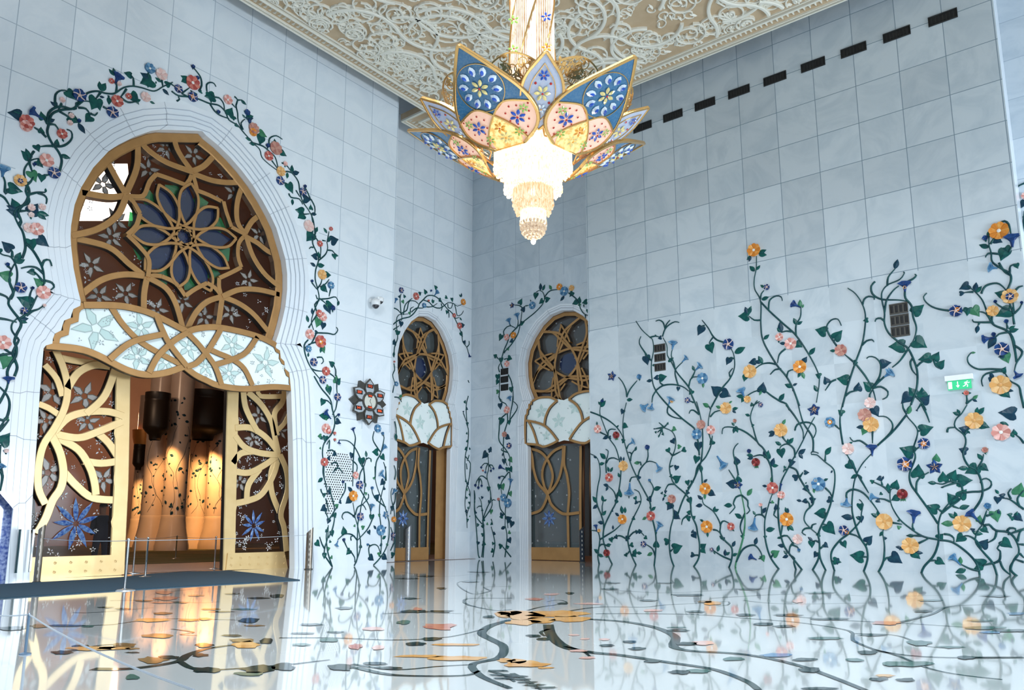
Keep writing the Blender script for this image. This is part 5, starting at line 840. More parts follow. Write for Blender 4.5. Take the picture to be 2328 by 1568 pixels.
floor_inlay('thin floor vine with rose petals close to the dark carpet', ['a .06 0,560 150,545 300,545 500,540 700,515 900,515 1100,520', 'a .05 500,430 700,430 900,440 1000,435', 'a .05 330,485 430,485 700,462', 'a .04 700,400 900,375 1010,370'],
 ['a 60,557 60,9 dk', 'a 180,547 40,9 br', 'a 300,545 90,5 dk', 'a 400,548 30,4', 'a 690,520 80,8 Y', 'a 740,490 40,6 dk', 'a 860,520 50,5 br', 'a 930,515 36,6 dk', 'a 745,395 38,9 R', 'a 760,420 56,8 R', 'a 740,440 56,4 R', 'a 1130,520 50,12 dk', 'a 1150,545 50,4 br', 'a 960,470 50,4 br', 'a 560,468 40,3', 'a 1000,482 60,3 dk', 'a 480,462 40,3', 'a 890,408 40,3', 'a 650,432 40,3 dk', 'a 1180,420 50,4', 'a 1060,400 40,3 dk', 'a 820,440 40,3', 'a 1260,410 30,8 dk', 'a 1110,470 60,4'])
# ================================================================ CEILING: carved plaster panel
M_PL = mat('carved_plaster_white', (.80,.77,.67), .5)
M_PB = mat('plaster_tan_ground', (.50,.36,.22), .7, noise=(.56,.42,.27), nscale=2)
CX0, CY0, CX1, CY1 = XL+.62, -1.0, 3.4, YR-.62
def ceiling_panel(name, x0, y0, x1, y1, z, vis, seed, lab=None):
    mb = MB_(); mb.add([(x0,y0,z),(x1,y0,z),(x1,y1,z),(x0,y1,z)], [(0,1,2,3)]); 
    for a, b in (((x0,y0),(x1,y0)),((x1,y0),(x1,y1)),((x1,y1),(x0,y1)),((x0,y1),(x0,y0))): mb.add([(*a,z),(*b,z),(*b,z+.25),(*a,z+.25)], [(0,1,2,3)])
    p = tag(mb.build(name, M_PB), kind='structure'); mp = lambda a, b, h: (a, b, z-h); R = random.Random(seed); mb = MB_()
    for d, w, h in ((.03,.07,.10),(.12,.05,.07),(.52,.10,.11),(.64,.05,.06)):
        strip(mb, [(x0+d,y0+d),(x1-d,y0+d),(x1-d,y1-d),(x0+d,y1-d)], w, 0, h, mp, closed=True)
    # dentils of the border
    def dent(ax, c, lo, hi):
        k = int((hi-lo)/.17)
        for i in range(k):
            u = lo+(i+.5)*(hi-lo)/k
            P = [(u-.05, c-.12), (u+.05, c-.12), (u, c+.12)]; P = [(q[0], q[1]) if ax else (q[1], q[0]) for q in P]
            mb.add([mp(*q, .005) for q in P]+[mp(u if ax else c, c if ax else u, .07)], [(0,1,3),(1,2,3),(2,0,3)])
    dent(True, y1-.32, max(x0, vis[0]), x1); dent(False, x0+.32, max(y0, vis[1]), y1)
    mb.build('cornice_border', M_PL, p)
    mb = MB_(); X0, Y0, X1, Y1 = max(x0+.7, vis[0]), max(y0+.7, vis[1]), min(x1-.7, vis[2]), min(y1-.7, vis[3])
    def inside(q): return x0+.7 < q[0] < x1-.7 and y0+.7 < q[1] < y1-.7
    def put(P, w, h0=0, h=.08):
        seg = []
        for q in P+[None]:
            if q is not None and inside(q): seg.append(q)
            else:
                if len(seg) > 2: strip(mb, seg, w, 0, h, mp, chamfer=.45)
                seg = []
    def scroll(c, r, a0, sg, turns=1.5, w=.06, h=.08, r1=.12):
        P = []; n = int(18*turns)
        for i in range(n+1): t = i/n; a = a0+sg*2*PI*turns*t; q = r*(1-t)**.8+r*r1*(t>0); P.append((c[0]+q*math.cos(a), c[1]+q*math.sin(a)))
        put(P, w, 0, h); return P
    def lf(a, b, w, h):
        if inside(a) and inside(b): leaf_shape(mb, a, b, w, mp, 0, lift=h)
    area_ = max(0, (X1-X0)*(Y1-Y0))
    for i in range(int(area_*.30)):      # great meandering stems
        c = (R.uniform(X0, X1), R.uniform(Y0, Y1)); a = R.uniform(0, 6.28); P = [c]; k = R.choice((-1, 1)); rr = R.uniform(.9, 1.7)
        for j in range(34):
            a += k*.13/rr*1.2; 
            if j % 17 == 16: k = -k
            P.append((P[-1][0]+.15*math.cos(a), P[-1][1]+.15*math.sin(a)))
        put(P, .115, 0, .12)
    for i in range(int(area_*1.9)):
        c = (R.uniform(X0, X1), R.uniform(Y0, Y1)); r = R.uniform(.28, .62); a0 = R.uniform(0, 6.28); sg = R.choice((-1, 1)); P = scroll(c, r, a0, sg, R.uniform(1.1, 1.8), .055, R.uniform(.06, .12))
        for j in range(2, len(P)-4, 5):
            q = P[j]; e = P[j+2]; d = (e[0]-q[0], e[1]-q[1]); l = math.hypot(*d) or 1; s_ = R.choice((-1, 1))
            lf(q, (q[0]+d[0]/l*.16-s_*d[1]/l*.13, q[1]+d[1]/l*.16+s_*d[0]/l*.13), .09, .08)
        if R.random() < .5: star(mb, c, .13, lambda a, b, h: mp(a, b, h+.02), 5, 0, R.random()*6, .06, .3) if inside(c) else None
    for i in range(int(area_*3.4)):
        c = (R.uniform(X0, X1), R.uniform(Y0, Y1)); a0 = R.uniform(0, 6.28); scroll(c, R.uniform(.12, .24), a0, R.choice((-1, 1)), R.uniform(.6, 1.1), .035, .05, .3)
        q = (c[0]+.3*math.cos(a0), c[1]+.3*math.sin(a0)); lf(c, q, .10, .06)
    mb.build('carved_scrollwork', M_PL, p)
    return p
ceiling_panel('ceiling_panel', CX0, CY0, CX1, CY1, ZC, (-20, 9.5, 2.5, 23), 11)
ceiling_panel('ceiling_panel_recess', X2+.9, YE+.85, XE-.6, Y2-.9, ZC+.10, (-22, 19, -15, 25), 12)
# ================================================================ CHANDELIER
def emis(name, col, s, noise=None, scale=40, gl=.15):
    m = bpy.data.materials.new(name); m.use_nodes = True; nt = m.node_tree; b = nt.nodes['Principled BSDF']; b.inputs['Base Color'].default_value = (.12,.10,.08,1); b.inputs['Roughness'].default_value = .15
    b.inputs['Emission Color'].default_value = (*col, 1); b.inputs['Emission Strength'].default_value = s
    if noise:
        tc = nt.nodes.new('ShaderNodeTexCoord'); mp_ = nt.nodes.new('ShaderNodeMapping'); mp_.inputs['Scale'].default_value = (1, 1, .35); vz = nt.nodes.new('ShaderNodeTexNoise'); vz.inputs['Scale'].default_value = scale; vz.inputs['Detail'].default_value = 3
        rp = nt.nodes.new('ShaderNodeValToRGB'); rp.color_ramp.elements[0].position = .36; rp.color_ramp.elements[0].color = (*noise, 1); rp.color_ramp.elements[1].position = .58; rp.color_ramp.elements[1].color = (*col, 1)
        nt.links.new(tc.outputs['Object'], mp_.inputs[0]); nt.links.new(mp_.outputs[0], vz.inputs[0]); nt.links.new(vz.outputs[0], rp.inputs[0]); nt.links.new(rp.outputs[0], b.inputs['Emission Color'])
    return m
E_COL = emis('lit_crystal_column', (1.0,.80,.48), .80, (.62,.26,.06), 16)
E_HOT = emis('lit_crystal_strands', (1.0,.86,.62), 2.3, (1.0,.66,.28), 24)
E_MID = emis('lit_crystal_tier', (1.0,.84,.58), 1.15, (.80,.46,.18), 26)
E_PINK = emis('backlit_pearl_panel', (1.0,.56,.32), .50); E_PINK.node_tree.nodes['Principled BSDF'].inputs['Base Color'].default_value = (.62,.42,.36,1)
E_WARM = emis('backlit_amber_panel', (1.0,.72,.28), 1.5, (.95,.38,.05), 16)
E_BLUE = emis('backlit_blue_panel', (.05,.20,.42), .14, (.30,.45,.55), 30); E_BLUE.node_tree.nodes['Principled BSDF'].inputs['Base Color'].default_value = (.03,.12,.24,1)  # paler specks in the glow stand in for glitter on the glass
E_LIL = emis('backlit_opal_panel', (.55,.50,.66), .20, (.20,.40,.66), 30); E_LIL.node_tree.nodes['Principled BSDF'].inputs['Base Color'].default_value = (.36,.40,.50,1)  # glitter painted into the glow here too
J_ = dict(blue=mat('sapphire_jewel', (.02,.08,.42), .1, coat=.8), clear=mat('clear_jewel', (.70,.78,.86), .08, coat=.8), red=mat('ruby_jewel', (.45,.02,.01), .1, coat=.8), green=mat('peridot_jewel', (.30,.50,.10), .1, coat=.8), amber=mat('amber_jewel', (.75,.32,.03), .1, coat=.8), yel=mat('citrine_jewel', (.75,.62,.25), .1, coat=.8))
CC = Vector((-8.085, 10.845, 0))
ch = empty('chandelier', (CC.x, CC.y, ZC), 'giant lotus chandelier of coloured glass petals hanging on a lit crystal column', 'chandelier')
# profile of petals
PB = spline([(.86,7.93),(.98,8.04),(1.35,8.24),(1.9,8.58),(2.536,8.967)], .05)
def prof(pts):
    L = [0]
    for a, b in zip(pts, pts[1:]): L.append(L[-1]+math.dist(a, b))
    def f(s):
        s = max(0, min(s, L[-1]-1e-6)); i = 0
        while L[i+1] < s: i += 1
        t = (s-L[i])/(L[i+1]-L[i]); return (pts[i][0]+(pts[i+1][0]-pts[i][0])*t, pts[i][1]+(pts[i+1][1]-pts[i][1])*t)
    return f, L[-1]
fB, LB = prof(PB)
fS, LS_ = prof(spline([(1.02,8.12),(1.30,8.25),(1.75,8.52),(2.216,8.844)], .05))
fL, LL = prof(spline([(.80,8.10),(1.15,8.42),(1.60,8.72),(2.02,8.98)], .05))
def pmap(f, a, bend=.16):
    def g(u, s, h):
        r, z = f(s); r2, z2 = f(s+.02); r1, z1 = f(s-.02); dr, dz = r2-r1, z2-z1; l = math.hypot(dr, dz) or 1; nr, nz = dz/l, -dr/l
        r = r-bend*u*u+nr*h; z = z+nz*h+.10*u*u
        return (CC.x+r*math.sin(a)+u*math.cos(a), CC.y-r*math.cos(a)+u*math.sin(a), z)
    return g
def widths(tab, L, n=40):
    out = []
    for i in range(n+1):
        t = i/n; j = 0
        while j < len(tab)-2 and tab[j+1][0] < t: j += 1
        (a, w0), (b, w1) = tab[j], tab[j+1]; k = (t-a)/(b-a); k = k*k*(3-2*k) if False else k; out.append((w0+(w1-w0)*k, t*L))
    return out
def outline2(tab, L):
    R_ = spline([(w, t*L) for t, w in tab], .05); return [(u, s) for u, s in R_]
TB = [(0,.27),(.05,.44),(.10,.58),(.18,.70),(.28,.75),(.40,.725),(.52,.64),(.65,.49),(.80,.29),(.92,.12),(1,.0)]
TS = [(0,.0),(.10,.12),(.22,.24),(.38,.345),(.55,.36),(.72,.29),(.88,.13),(1,0)]
TL = [(0,.14),(.20,.30),(.42,.48),(.62,.55),(.78,.50),(.90,.34),(.97,.16),(1,0)]
def seg_fill(mb, P, f, h, mi=0):
    ys = [p[1] for p in P]; lo, hi = min(ys), max(ys); n = 80; m = len(P); K = 4
    def cut(s):
        xs = []
        for k in range(m):
            a, b = P[k], P[(k+1) % m]
            if (a[1] > s) != (b[1] > s): xs.append(a[0]+(b[0]-a[0])*(s-a[1])/(b[1]-a[1]))
        return sorted(xs)
    for i in range(n):
        s0 = lo+(hi-lo)*i/n; s1 = lo+(hi-lo)*(i+1)/n; A, B_, M_ = cut(s0+1e-4), cut(s1-1e-4), cut((s0+s1)/2)
        if len(A) != len(M_): A = M_
        if len(B_) != len(M_): B_ = M_
        for q in range(0, len(M_)-1, 2):
            r0 = [f(A[q]+(A[q+1]-A[q])*k/K, s0, h) for k in range(K+1)]; r1 = [f(B_[q]+(B_[q+1]-B_[q])*k/K, s1, h) for k in range(K+1)]
            mb.add(r0+r1, [(k, k+1, K+2+k, K+1+k) for k in range(K)], mi)
def seg_fill_rows(mb, P, f, h, mi=0):
    """fill an outline in petal coordinates with a curved sheet (rows across)"""
    ss = sorted(set(round(p[1], 4) for p in P)); lo, hi = min(ss), max(ss); n = 26; vs = []; K = 8; prev = None
    for i in range(n+1):
        s = lo+(hi-lo)*(i+.001)/(n+.002); xs = []
        m = len(P)
        for k in range(m):
            a, b = P[k], P[(k+1) % m]
            if (a[1] > s) != (b[1] > s): xs.append(a[0]+(b[0]-a[0])*(s-a[1])/(b[1]-a[1]))
        if len(xs) < 2: prev = None; continue
        x0, x1 = min(xs), max(xs); row = [f(x0+(x1-x0)*k/K, s, h) for k in range(K+1)]
        if prev: mb.add(prev+row, [(k, k+1, K+2+k, K+1+k) for k in range(K)], mi)
        prev = row
def jewel(mb, c, l, w, a, f, h, mi):
    ux, uy = math.cos(a), math.sin(a); out = []
    for t, q in ((-.5,0),(-.25,.4),(0.05,.5),(.3,.35),(.5,0),(.3,-.35),(0.05,-.5),(-.25,-.4)): out.append(f(c[0]+ux*t*l-uy*q*w, c[1]+uy*t*l+ux*q*w, h))
    mb.add(out+[f(c[0], c[1], h+w*.45)], [(i, (i+1) % 8, 8) for i in range(8)], mi)
def blossom(mb, c, r, f, h, n, mi, cm=2, rot=0):
    if isinstance(mb, list):
        m_ = MB_(); blossom(m_, c, r, f, h, n, 0, 1, rot); return m_.build('jewel_flower', [JM[mi], JM[cm]], mb[0])
    for k in range(n): a = rot+2*PI*k/n; jewel(mb, (c[0]+.58*r*math.cos(a), c[1]+.58*r*math.sin(a)), r*.8, r*.42, a, f, h, mi)
    jewel(mb, c, r*.3, r*.3, 0, f, h+.02, cm)
JM = [J_['blue'], J_['clear'], J_['red'], J_['green'], J_['amber'], J_['yel']]
for k in range(5):
    a = .139+k*2*PI/5; f = pmap(fB, a); O = outline2(TB, LB); P = O+[(-u, s) for u, s in O[::-1]]
    fr = MB_(); strip(fr, P, .055, -.03, .03, f, closed=True)
    sx = .38*LB
    curves = [[(-.735,.36*LB),(-.30,.43*LB),(0,.335*LB),(.27,.18*LB),(.40,.03*LB)], [(.735,.36*LB),(.30,.43*LB),(0,.335*LB),(-.27,.18*LB),(-.40,.03*LB)]]
    for c in curves: strip(fr, spline(c, .05), .034, -.02, .028, f)
    fr = fr.build('large_petal', M_CGOLD, ch); fr['label'] = 'large blue and pink glass petal'
    c1 = spline(curves[0], .05); up = [(u, s) for u, s in O if s > .35*LB]; cR = [q for q in spline(curves[1], .05) if q[0] >= 0]
    top = [(0, .335*LB)]+cR[::-1]+up; top = [(u, s) for u, s in top]; TP = top+[(-u, s) for u, s in top[::-1]]
    mb = MB_(); seg_fill(mb, [(0,.335*LB)]+spline([(.0,.335*LB),(.30,.43*LB),(.735,.36*LB)], .05)+[(u, s) for u, s in O if s > .36*LB]+[(-u, s) for u, s in O[::-1] if s > .36*LB]+spline([(-.735,.36*LB),(-.30,.43*LB),(0,.335*LB)], .05), f, 0)
    mb.build('blue_panel', E_BLUE, fr)
    low = [(u, s) for u, s in O if s <= .37*LB]; mb = MB_()
    seg_fill(mb, low+[(.30,.43*LB),(0,.335*LB),(-.30,.43*LB)]+[(-u, s) for u, s in low[::-1]], f, -.004); mb.build('pink_panel', E_PINK, fr)
    mb = MB_(); seg_fill(mb, [(0,.335*LB),(.27,.18*LB),(.30,.06*LB),(.26,.0),(-.26,.0),(-.30,.06*LB),(-.27,.18*LB)], f, .006); mb.build('amber_panel', E_WARM, fr)
    jw = MB_(); c = (0, .60*LB)
    for j in range(10): b = 2*PI*j/10+.3; q = (c[0]+.30*math.cos(b), c[1]+.30*math.sin(b)); jewel(jw, q, .19, .125, b, f, .01, 1); jewel(jw, q, .11, .07, b, f, .055, 0)
    blossom([fr], c, .17, f, .02, 6, 5, 2)
    ring_pts = [(c[0]+.42*math.cos(t/20*PI), c[1]+.42*math.sin(t/20*PI)) for t in range(40)]
    for sg in (-1, 1):
        blossom([fr], (sg*.40,.26*LB), .15, f, .02, 6, 0, 2); blossom([fr], (sg*.56,.32*LB), .09, f, .02, 6, 3, 2); blossom([fr], (sg*.30,.12*LB), .10, f, .02, 6, 3, 4)
        for uu, ss in ((.66,.35),(.62,.28),(.56,.21),(.48,.14),(.40,.09),(.24,.24),(.22,.32),(.33,.37),(.46,.36),(.34,.19),(.52,.26)): jewel(jw, (sg*uu, ss*LB), .04, .04, 0, f, .01, 2)
    blossom([fr], (0,.21*LB), .12, f, .02, 6, 4, 2); blossom([fr], (0.02,.10*LB), .13, f, .02, 6, 5, 4)
    jw.build('loose_jewels', JM, fr)
    oc = MB_(); strip(oc, [(c[0]+.43*math.cos(t*PI/20), c[1]+.43*math.sin(t*PI/20)*1.0) for t in range(40)], .012, 0, .02, f, closed=True); oc.build('rosette_wire', M_CGOLD, fr)
for k in range(5):
    a = -.515+k*2*PI/5; f = pmap(fS, a, .10); O = outline2(TS, LS_); P = O+[(-u, s) for u, s in O[::-1]][1:-1]
    fr = MB_(); strip(fr, P, .05, -.03, .03, f, closed=True); Q = [(u*.62, LS_*.5+(s-LS_*.5)*.72) for u, s in P]; strip(fr, Q, .014, 0, .02, f, closed=True)
    fr = fr.build('small_petal', M_CGOLD, ch); fr['label'] = 'small pointed opal petal with three jewel flowers'
    mb = MB_(); seg_fill(mb, P, f, 0); mb.build('opal_panel', E_LIL, fr)
    jw = MB_(); blossom([fr], (0, LS_*.50), .15, f, .02, 6, 5, 2); blossom([fr], (0, LS_*.72), .10, f, .02, 6, 0, 2); blossom([fr], (0, LS_*.30), .10, f, .02, 6, 1, 4)
    for u, s in ((-.13,.62),(.13,.62),(-.13,.38),(.13,.38)): jewel(jw, (u, s*LS_), .05, .05, 0, f, .01, 2)
    jw.build('loose_jewels', JM, fr)
for k in range(10):
    a = .139+PI/10+k*PI/5; f = pmap(fL, a, .10); O = outline2(TL, LL); P = O+[(-u, s) for u, s in O[::-1]][:-1]; R = random.Random(k)
    fr = MB_(); strip(fr, P, .03, -.012, .012, f, closed=True)
    for i in range(75):
        c = (R.uniform(-.5, .5), R.uniform(.15, .95)*LL)
        if not clip_in(P, c): continue
        r = R.uniform(.07, .17); a0 = R.uniform(0, 6.28); sg = R.choice((-1, 1)); Q = [(c[0]+r*(1-t/16)*math.cos(a0+sg*t*.55), c[1]+r*(1-t/16)*math.sin(a0+sg*t*.55)) for t in range(13)]
        Q = [q for q in Q if clip_in(P, q)]
        if len(Q) > 2: strip(fr, Q, .018, -.006, .006, f)
        leaf_shape(fr, c, (c[0]+.11*math.cos(a0), c[1]+.11*math.sin(a0)), .06, f, 0, lift=.008)
    for i in range(7):
        c0 = (R.uniform(-.35, .35), .05*LL); Q = [(c0[0]*(1+1.0*t)+.06*math.sin(t*9+i), .05*LL+t*LL*.85) for t in [j/14 for j in range(15)]]; Q = [q for q in Q if clip_in(P, q)]
        if len(Q) > 2: strip(fr, Q, .014, -.006, .006, f)
    fr.build('pierced_gilt_petal', M_CGOLD, ch)
# crystal column with spiral ribs
mb = MB_(); mb.lathe([(.405,8.5),(.405,ZC)], CC, 40); 
for j in range(56):
    a = 2*PI*j/56; mb.tube([(CC.x+.425*math.cos(a), CC.y+.425*math.sin(a), z) for z in (8.5, ZC)], .012, 4)
mb.build('crystal_column', E_COL, ch)
for j in range(6):
    mb = MB_(); P = []
    for i in range(90): z = 9.0+i*(ZC-9.0)/89; a = j*PI/3+(z-9)*.62; P.append((CC.x+.45*math.cos(a), CC.y+.45*math.sin(a), z))
    mb.tube(P, .018, 5); mb.build('spiral_rib', M_CGOLD, ch)
# jewelled blossoms on the column (facing the hall)
for (px, py, c) in ((1242,38,'blue'),(1243,108,'amber'),(1168,45,'green'),(1168,112,'green')):
    d = ray(px, py); ho = Vector((CC.x, CC.y, 0)).normalized(); t = (math.hypot(CC.x, CC.y)-.45)/(d.x*ho.x+d.y*ho.y); p = EYE+d*t; sd = Vector((ho.y, -ho.x, 0))
    mb = MB_(); blossom(mb, (0, 0), .11, lambda u, v, h: tuple(p+sd*u+Vector((0, 0, v))-ho*h), 0, 5, 0, 1, .5); mb.build('column_blossom', [J_[c], J_['red']], ch)
# tiers of crystal strands
def tier(r, z0, z1, m, n, name='crystal_tier', bead=.026):
    mb = MB_(); mb.lathe([(r*.93, z0), (r*.93, z1)], CC, 48)
    for j in range(n):
        a = 2*PI*j/n; x, y = CC.x+r*math.cos(a), CC.y+r*math.sin(a); zz = z0-.03*math.sin(j*2.1)
        mb.tube([(x, y, zz), (x, y, z1)], .012, 4); mb.lathe([(.002,-.04),(bead,-.015),(bead,.015),(.002,.04)], (x, y, zz), 6, caps=False)
    return mb.build(name, m, ch)
tier(.735, 7.88, 8.45, E_HOT, 84); tier(.54, 7.46, 8.3, E_HOT, 64); tier(.375, 7.17, 8.2, E_MID, 46); tier(.32, 7.03, 8.2, E_MID, 40); tier(.235, 6.80, 8.2, E_HOT, 32)
mb = MB_(); R = random.Random(2)
for ring, (r, z, n) in enumerate(((.235,6.78,22),(.225,6.70,20),(.20,6.62,17),(.15,6.56,12),(.09,6.53,7),(.03,6.51,3))):
    for j in range(n): a = 2*PI*(j+.5*(ring % 2))/n; mb.lathe([(.003,-.038),(.030,-.018),(.034,.0),(.030,.018),(.003,.038)], (CC.x+r*math.cos(a), CC.y+r*math.sin(a), z), 6, caps=False)
mb.lathe([(.22,6.75),(.2,6.66),(.13,6.58),(.04,6.54)], CC, 20); mb.build('crystal_bead_cluster', emis('glowing_beads', (1.0,.80,.55), .75, (.55,.35,.22), 30), ch)
mb = MB_(); mb.lathe([(.002,6.38),(.035,6.40),(.052,6.44),(.035,6.485),(.02,6.50),(.02,6.53)], CC, 14); mb.build('finial_ball', G_CRYS, ch)
def lamp(name, loc, e, col, r=.2):
    l = bpy.data.lights.new(name, 'POINT'); l.energy = e; l.color = col; l.shadow_soft_size = r; o = bpy.data.objects.new(name, l); COL.objects.link(o); o.location = loc; return o
lamp('chandelier_lamp', (CC.x, CC.y, 8.75), 120, (1, .72, .42), .35); lamp('chandelier_lamp_low', (CC.x, CC.y, 6.2), 90, (1, .80, .55), .3)
# ================================================================ HALL BEHIND THE DOORS
M_HALL = mat('hall_wall_tan', (.40,.25,.18), .6, noise=(.46,.30,.21), nscale=.3)
M_COLW = mat('inlaid_column_marble', (.66,.52,.44), .22, noise=(.72,.58,.50), nscale=1)
M_DRUM = mat('dark_bronze_drum', (.020,.013,.010), .4)
M_CARPET = mat('green_hall_carpet', (.07,.09,.02), .9, noise=(.16,.12,.05), nscale=.5)
ZH = 36
quad('wall_hall_back', [(-72,-14,0),(-72,75,0),(-72,75,ZH),(-72,-14,ZH)], M_HALL)
quad('wall_light_block_left', [(-72,-14,0),(-20.5,-14,0),(-20.5,-14,ZH),(-72,-14,ZH)], M_HALL)  # unseen, added to stop sky light leaking in behind the left wall
quad('wall_hall_right', [(-72,75,0),(12,75,0),(12,75,ZH),(-72,75,ZH)], M_HALL)
quad('wall_light_block_side', [(12,24.7,0),(12,75,0),(12,75,ZT),(12,24.7,ZT)], M_HALL)  # unseen, added to shut sky light out behind the right wall
quad('ceiling_hall', [(-72,-14,ZH),(-20.5,-14,ZH),(-20.5,75,ZH),(-72,75,ZH)], M_HALL); quad('wall_light_block_upper', [(-24,-14,ZT),(-24,75,ZT),(-24,75,ZH),(-24,-14,ZH)], M_HALL)  # upper wall is unseen, added against sky light coming over the lid
quad('ceiling_light_block', [(-24,26,ZT),(12,26,ZT),(12,75,ZT),(-24,75,ZT)], M_HALL)  # unseen cover, added to keep sky light off the space below
mb = MB_(); mb.add([(-72,-13,.006),(-21.5,-13,.006),(-21.5,74,.006),(-72,74,.006)], [(0,1,2,3)]); tag(mb.build('floor_hall', mat('hall_stone_floor', (.30,.22,.20), .45, noise=(.35,.26,.23), nscale=.4)), kind='structure')
mb = MB_(); mb.add([(-71,-10,.015),(-27.5,-10,.015),(-27.5,60,.015),(-71,60,.015)], [(0,1,2,3)]); tag(mb.build('hall_carpet', M_CARPET), 'green patterned carpet on the hall floor beyond the open door', 'carpet')
def column(px, half, X, label, band=False, top=6.2):
    c = EYE+ray(px, 1110)*(X/ray(px, 1110).x); c = Vector((X, c.y, 0)); dep = (c-EYE).dot(FV); r = half/FPX*dep; root = empty('hall_column', c, label, 'column', 'columns of the prayer hall')
    mb = MB_(); n = 28; mb.lathe([(r*1.42,0),(r*1.42,.3),(r*1.30,.7),(r*1.12,1.4),(r*1.03,2.0),(r*1.03,2.12),(r,2.2)], c, n, caps=False); mb.build('base', M_COLW, root, True)
    mb = MB_(); mb.lathe([(r,2.2),(r,4),(r,top+6)], c, n, caps=False); mb.build('shaft', M_COLW, root, True)
    mb = MB_(); R = random.Random(int(px)); toward = Vector((-c.x, -c.y, 0)).normalized(); a0 = math.atan2(toward.y, toward.x)
    for i in range(46):
        z = 2.3+(top+1)*R.random(); a = a0+R.uniform(-1.4, 1.4); s = R.uniform(.05, .15); q = lambda u, v, h: (c.x+(r+.01+h)*math.cos(a+u/r), c.y+(r+.01+h)*math.sin(a+u/r), z+v); t = R.uniform(0, 6.28)
        leaf_shape(mb, (0, 0), (2*s*math.cos(t), 2*s*math.sin(t)), s*1.3, q, 0)
    for w in range(2):
        P = [(R.uniform(-.2, .2)*r+.5*r*math.sin(j*.8+w*2), 2.4+j*.6) for j in range(int((top)/.6))]; ua = a0-.4+w*.8
        strip(mb, spline(P, .2), .016, .0, .012, lambda u, v, h: (c.x+(r+.005+h)*math.cos(ua+u/r), c.y+(r+.005+h)*math.sin(ua+u/r), v), 0)
    mb.build('leaf_inlay', STONE['leafn'], root)
    if band:
        mb = MB_(); mb.lathe([(r*1.0,top+1.2),(r*1.15,top+1.6),(r*1.6,top+2.6),(r*1.7,top+3.2)], c, n, caps=False); mb.build('capital', mat('gilt_capital', (.70,.32,.08), .4, .4), root, True)
    return c, r, dep
def drum(px, half, y0, y1, X, label):
    ym = (y0+y1)/2; c = EYE+ray(px, ym)*(X/ray(px, ym).x); dep = (Vector((X, c.y, 0))-EYE).dot(FV); z1 = HC+(EYE+ray(px, y0)*(X/ray(px, y0).x)).z-HC; z0 = (EYE+ray(px, y1)*(X/ray(px, y1).x)).z; r = half/FPX*dep
    mb = MB_(); h = z1-z0; mb.lathe([(r*.45,z0),(r*.50,z0+.10*h),(r*.80,z0+.17*h),(r*.98,z0+.24*h),(r,z0+.28*h),(r,z0+.80*h),(r*.98,z0+.81*h),(r*.98,z0+.86*h),(r,z0+.87*h),(r,z1)], (X, c.y, 0), 32, caps=False)
    return tag(mb.build('hanging_drum', M_DRUM, None, True), label, 'drum fixture', 'dark drums among the hall columns')
XC_ = -47
column(399, 26, XC_, 'front marble column seen through the open door, darkest and nearest'); column(352, 26, XC_-2, 'marble column left of the front one, its right side lit orange'); column(449, 22, XC_-4, 'marble column right of the front one, brightly lit orange'); column(498, 27, XC_-2, 'rightmost marble column in the doorway, half hidden by the door leaf')
column(318, 15, XC_-14, 'distant slim column with a gilt capital, leftmost in the doorway', True, 6.0)
drum(356, 28, 893, 1000, XC_+.5, 'dark drum fixture between the two left columns'); drum(464, 50, 891, 1000, XC_-1.5, 'wide dark drum fixture right of the front column'); drum(316, 13, 1010, 1068, XC_-13, 'small dark drum on the distant column'); drum(455, 22, 985, 1026, XC_-6, 'small dark drum low behind the front column')
def spot(px, py, X, e, tgt=None, ang=60):
    p = EYE+ray(px, py)*(X/ray(px, py).x); l = bpy.data.lights.new('uplight', 'SPOT'); l.energy = e; l.color = (1, .50, .16); l.spot_size = math.radians(ang); l.spot_blend = .8; l.shadow_soft_size = .15; o = bpy.data.objects.new('hall_spot', l); COL.objects.link(o); o.location = p
    t = EYE+ray(*tgt)*((X-2.2)/ray(*tgt).x); o.rotation_euler = (t-p).to_track_quat('-Z', 'Y').to_euler()
spot(374, 985, XC_+1.6, 1500, (366, 1120), 75); spot(461, 1004, XC_-.8, 2300, (455, 1130), 85); spot(478, 1000, XC_+.8, 2000, (492, 1120), 75); spot(328, 1066, XC_-11, 1800, (322, 1150), 75)
lamp('hall_fill', (-40, 14, 12), 1500, (1, .66, .42), 1.5); lamp('hall_fill_near', (-27, 10, 9), 500, (1, .72, .52), 1.2); lamp('hall_fill_far', (-62, 30, 10), 2500, (1, .58, .34), 1.5)  # unseen fill lights added for the warm brown tone of the hall
# sunlit window of the hall, seen bright through the upper left of the rosette
pw = [EYE+ray(x, y)*(-58/ray(x, y).x) for x, y in ((170,502),(302,502),(290,372),(200,372))]
mb = MB_(); mb.add([tuple(p) for p in pw], [(0,1,2,3)]); mb.build('window_1', mat('daylit_window', (.8,.8,.8), .5, emit=(1,1,.97), estr=4)).__setitem__('kind', 'structure')
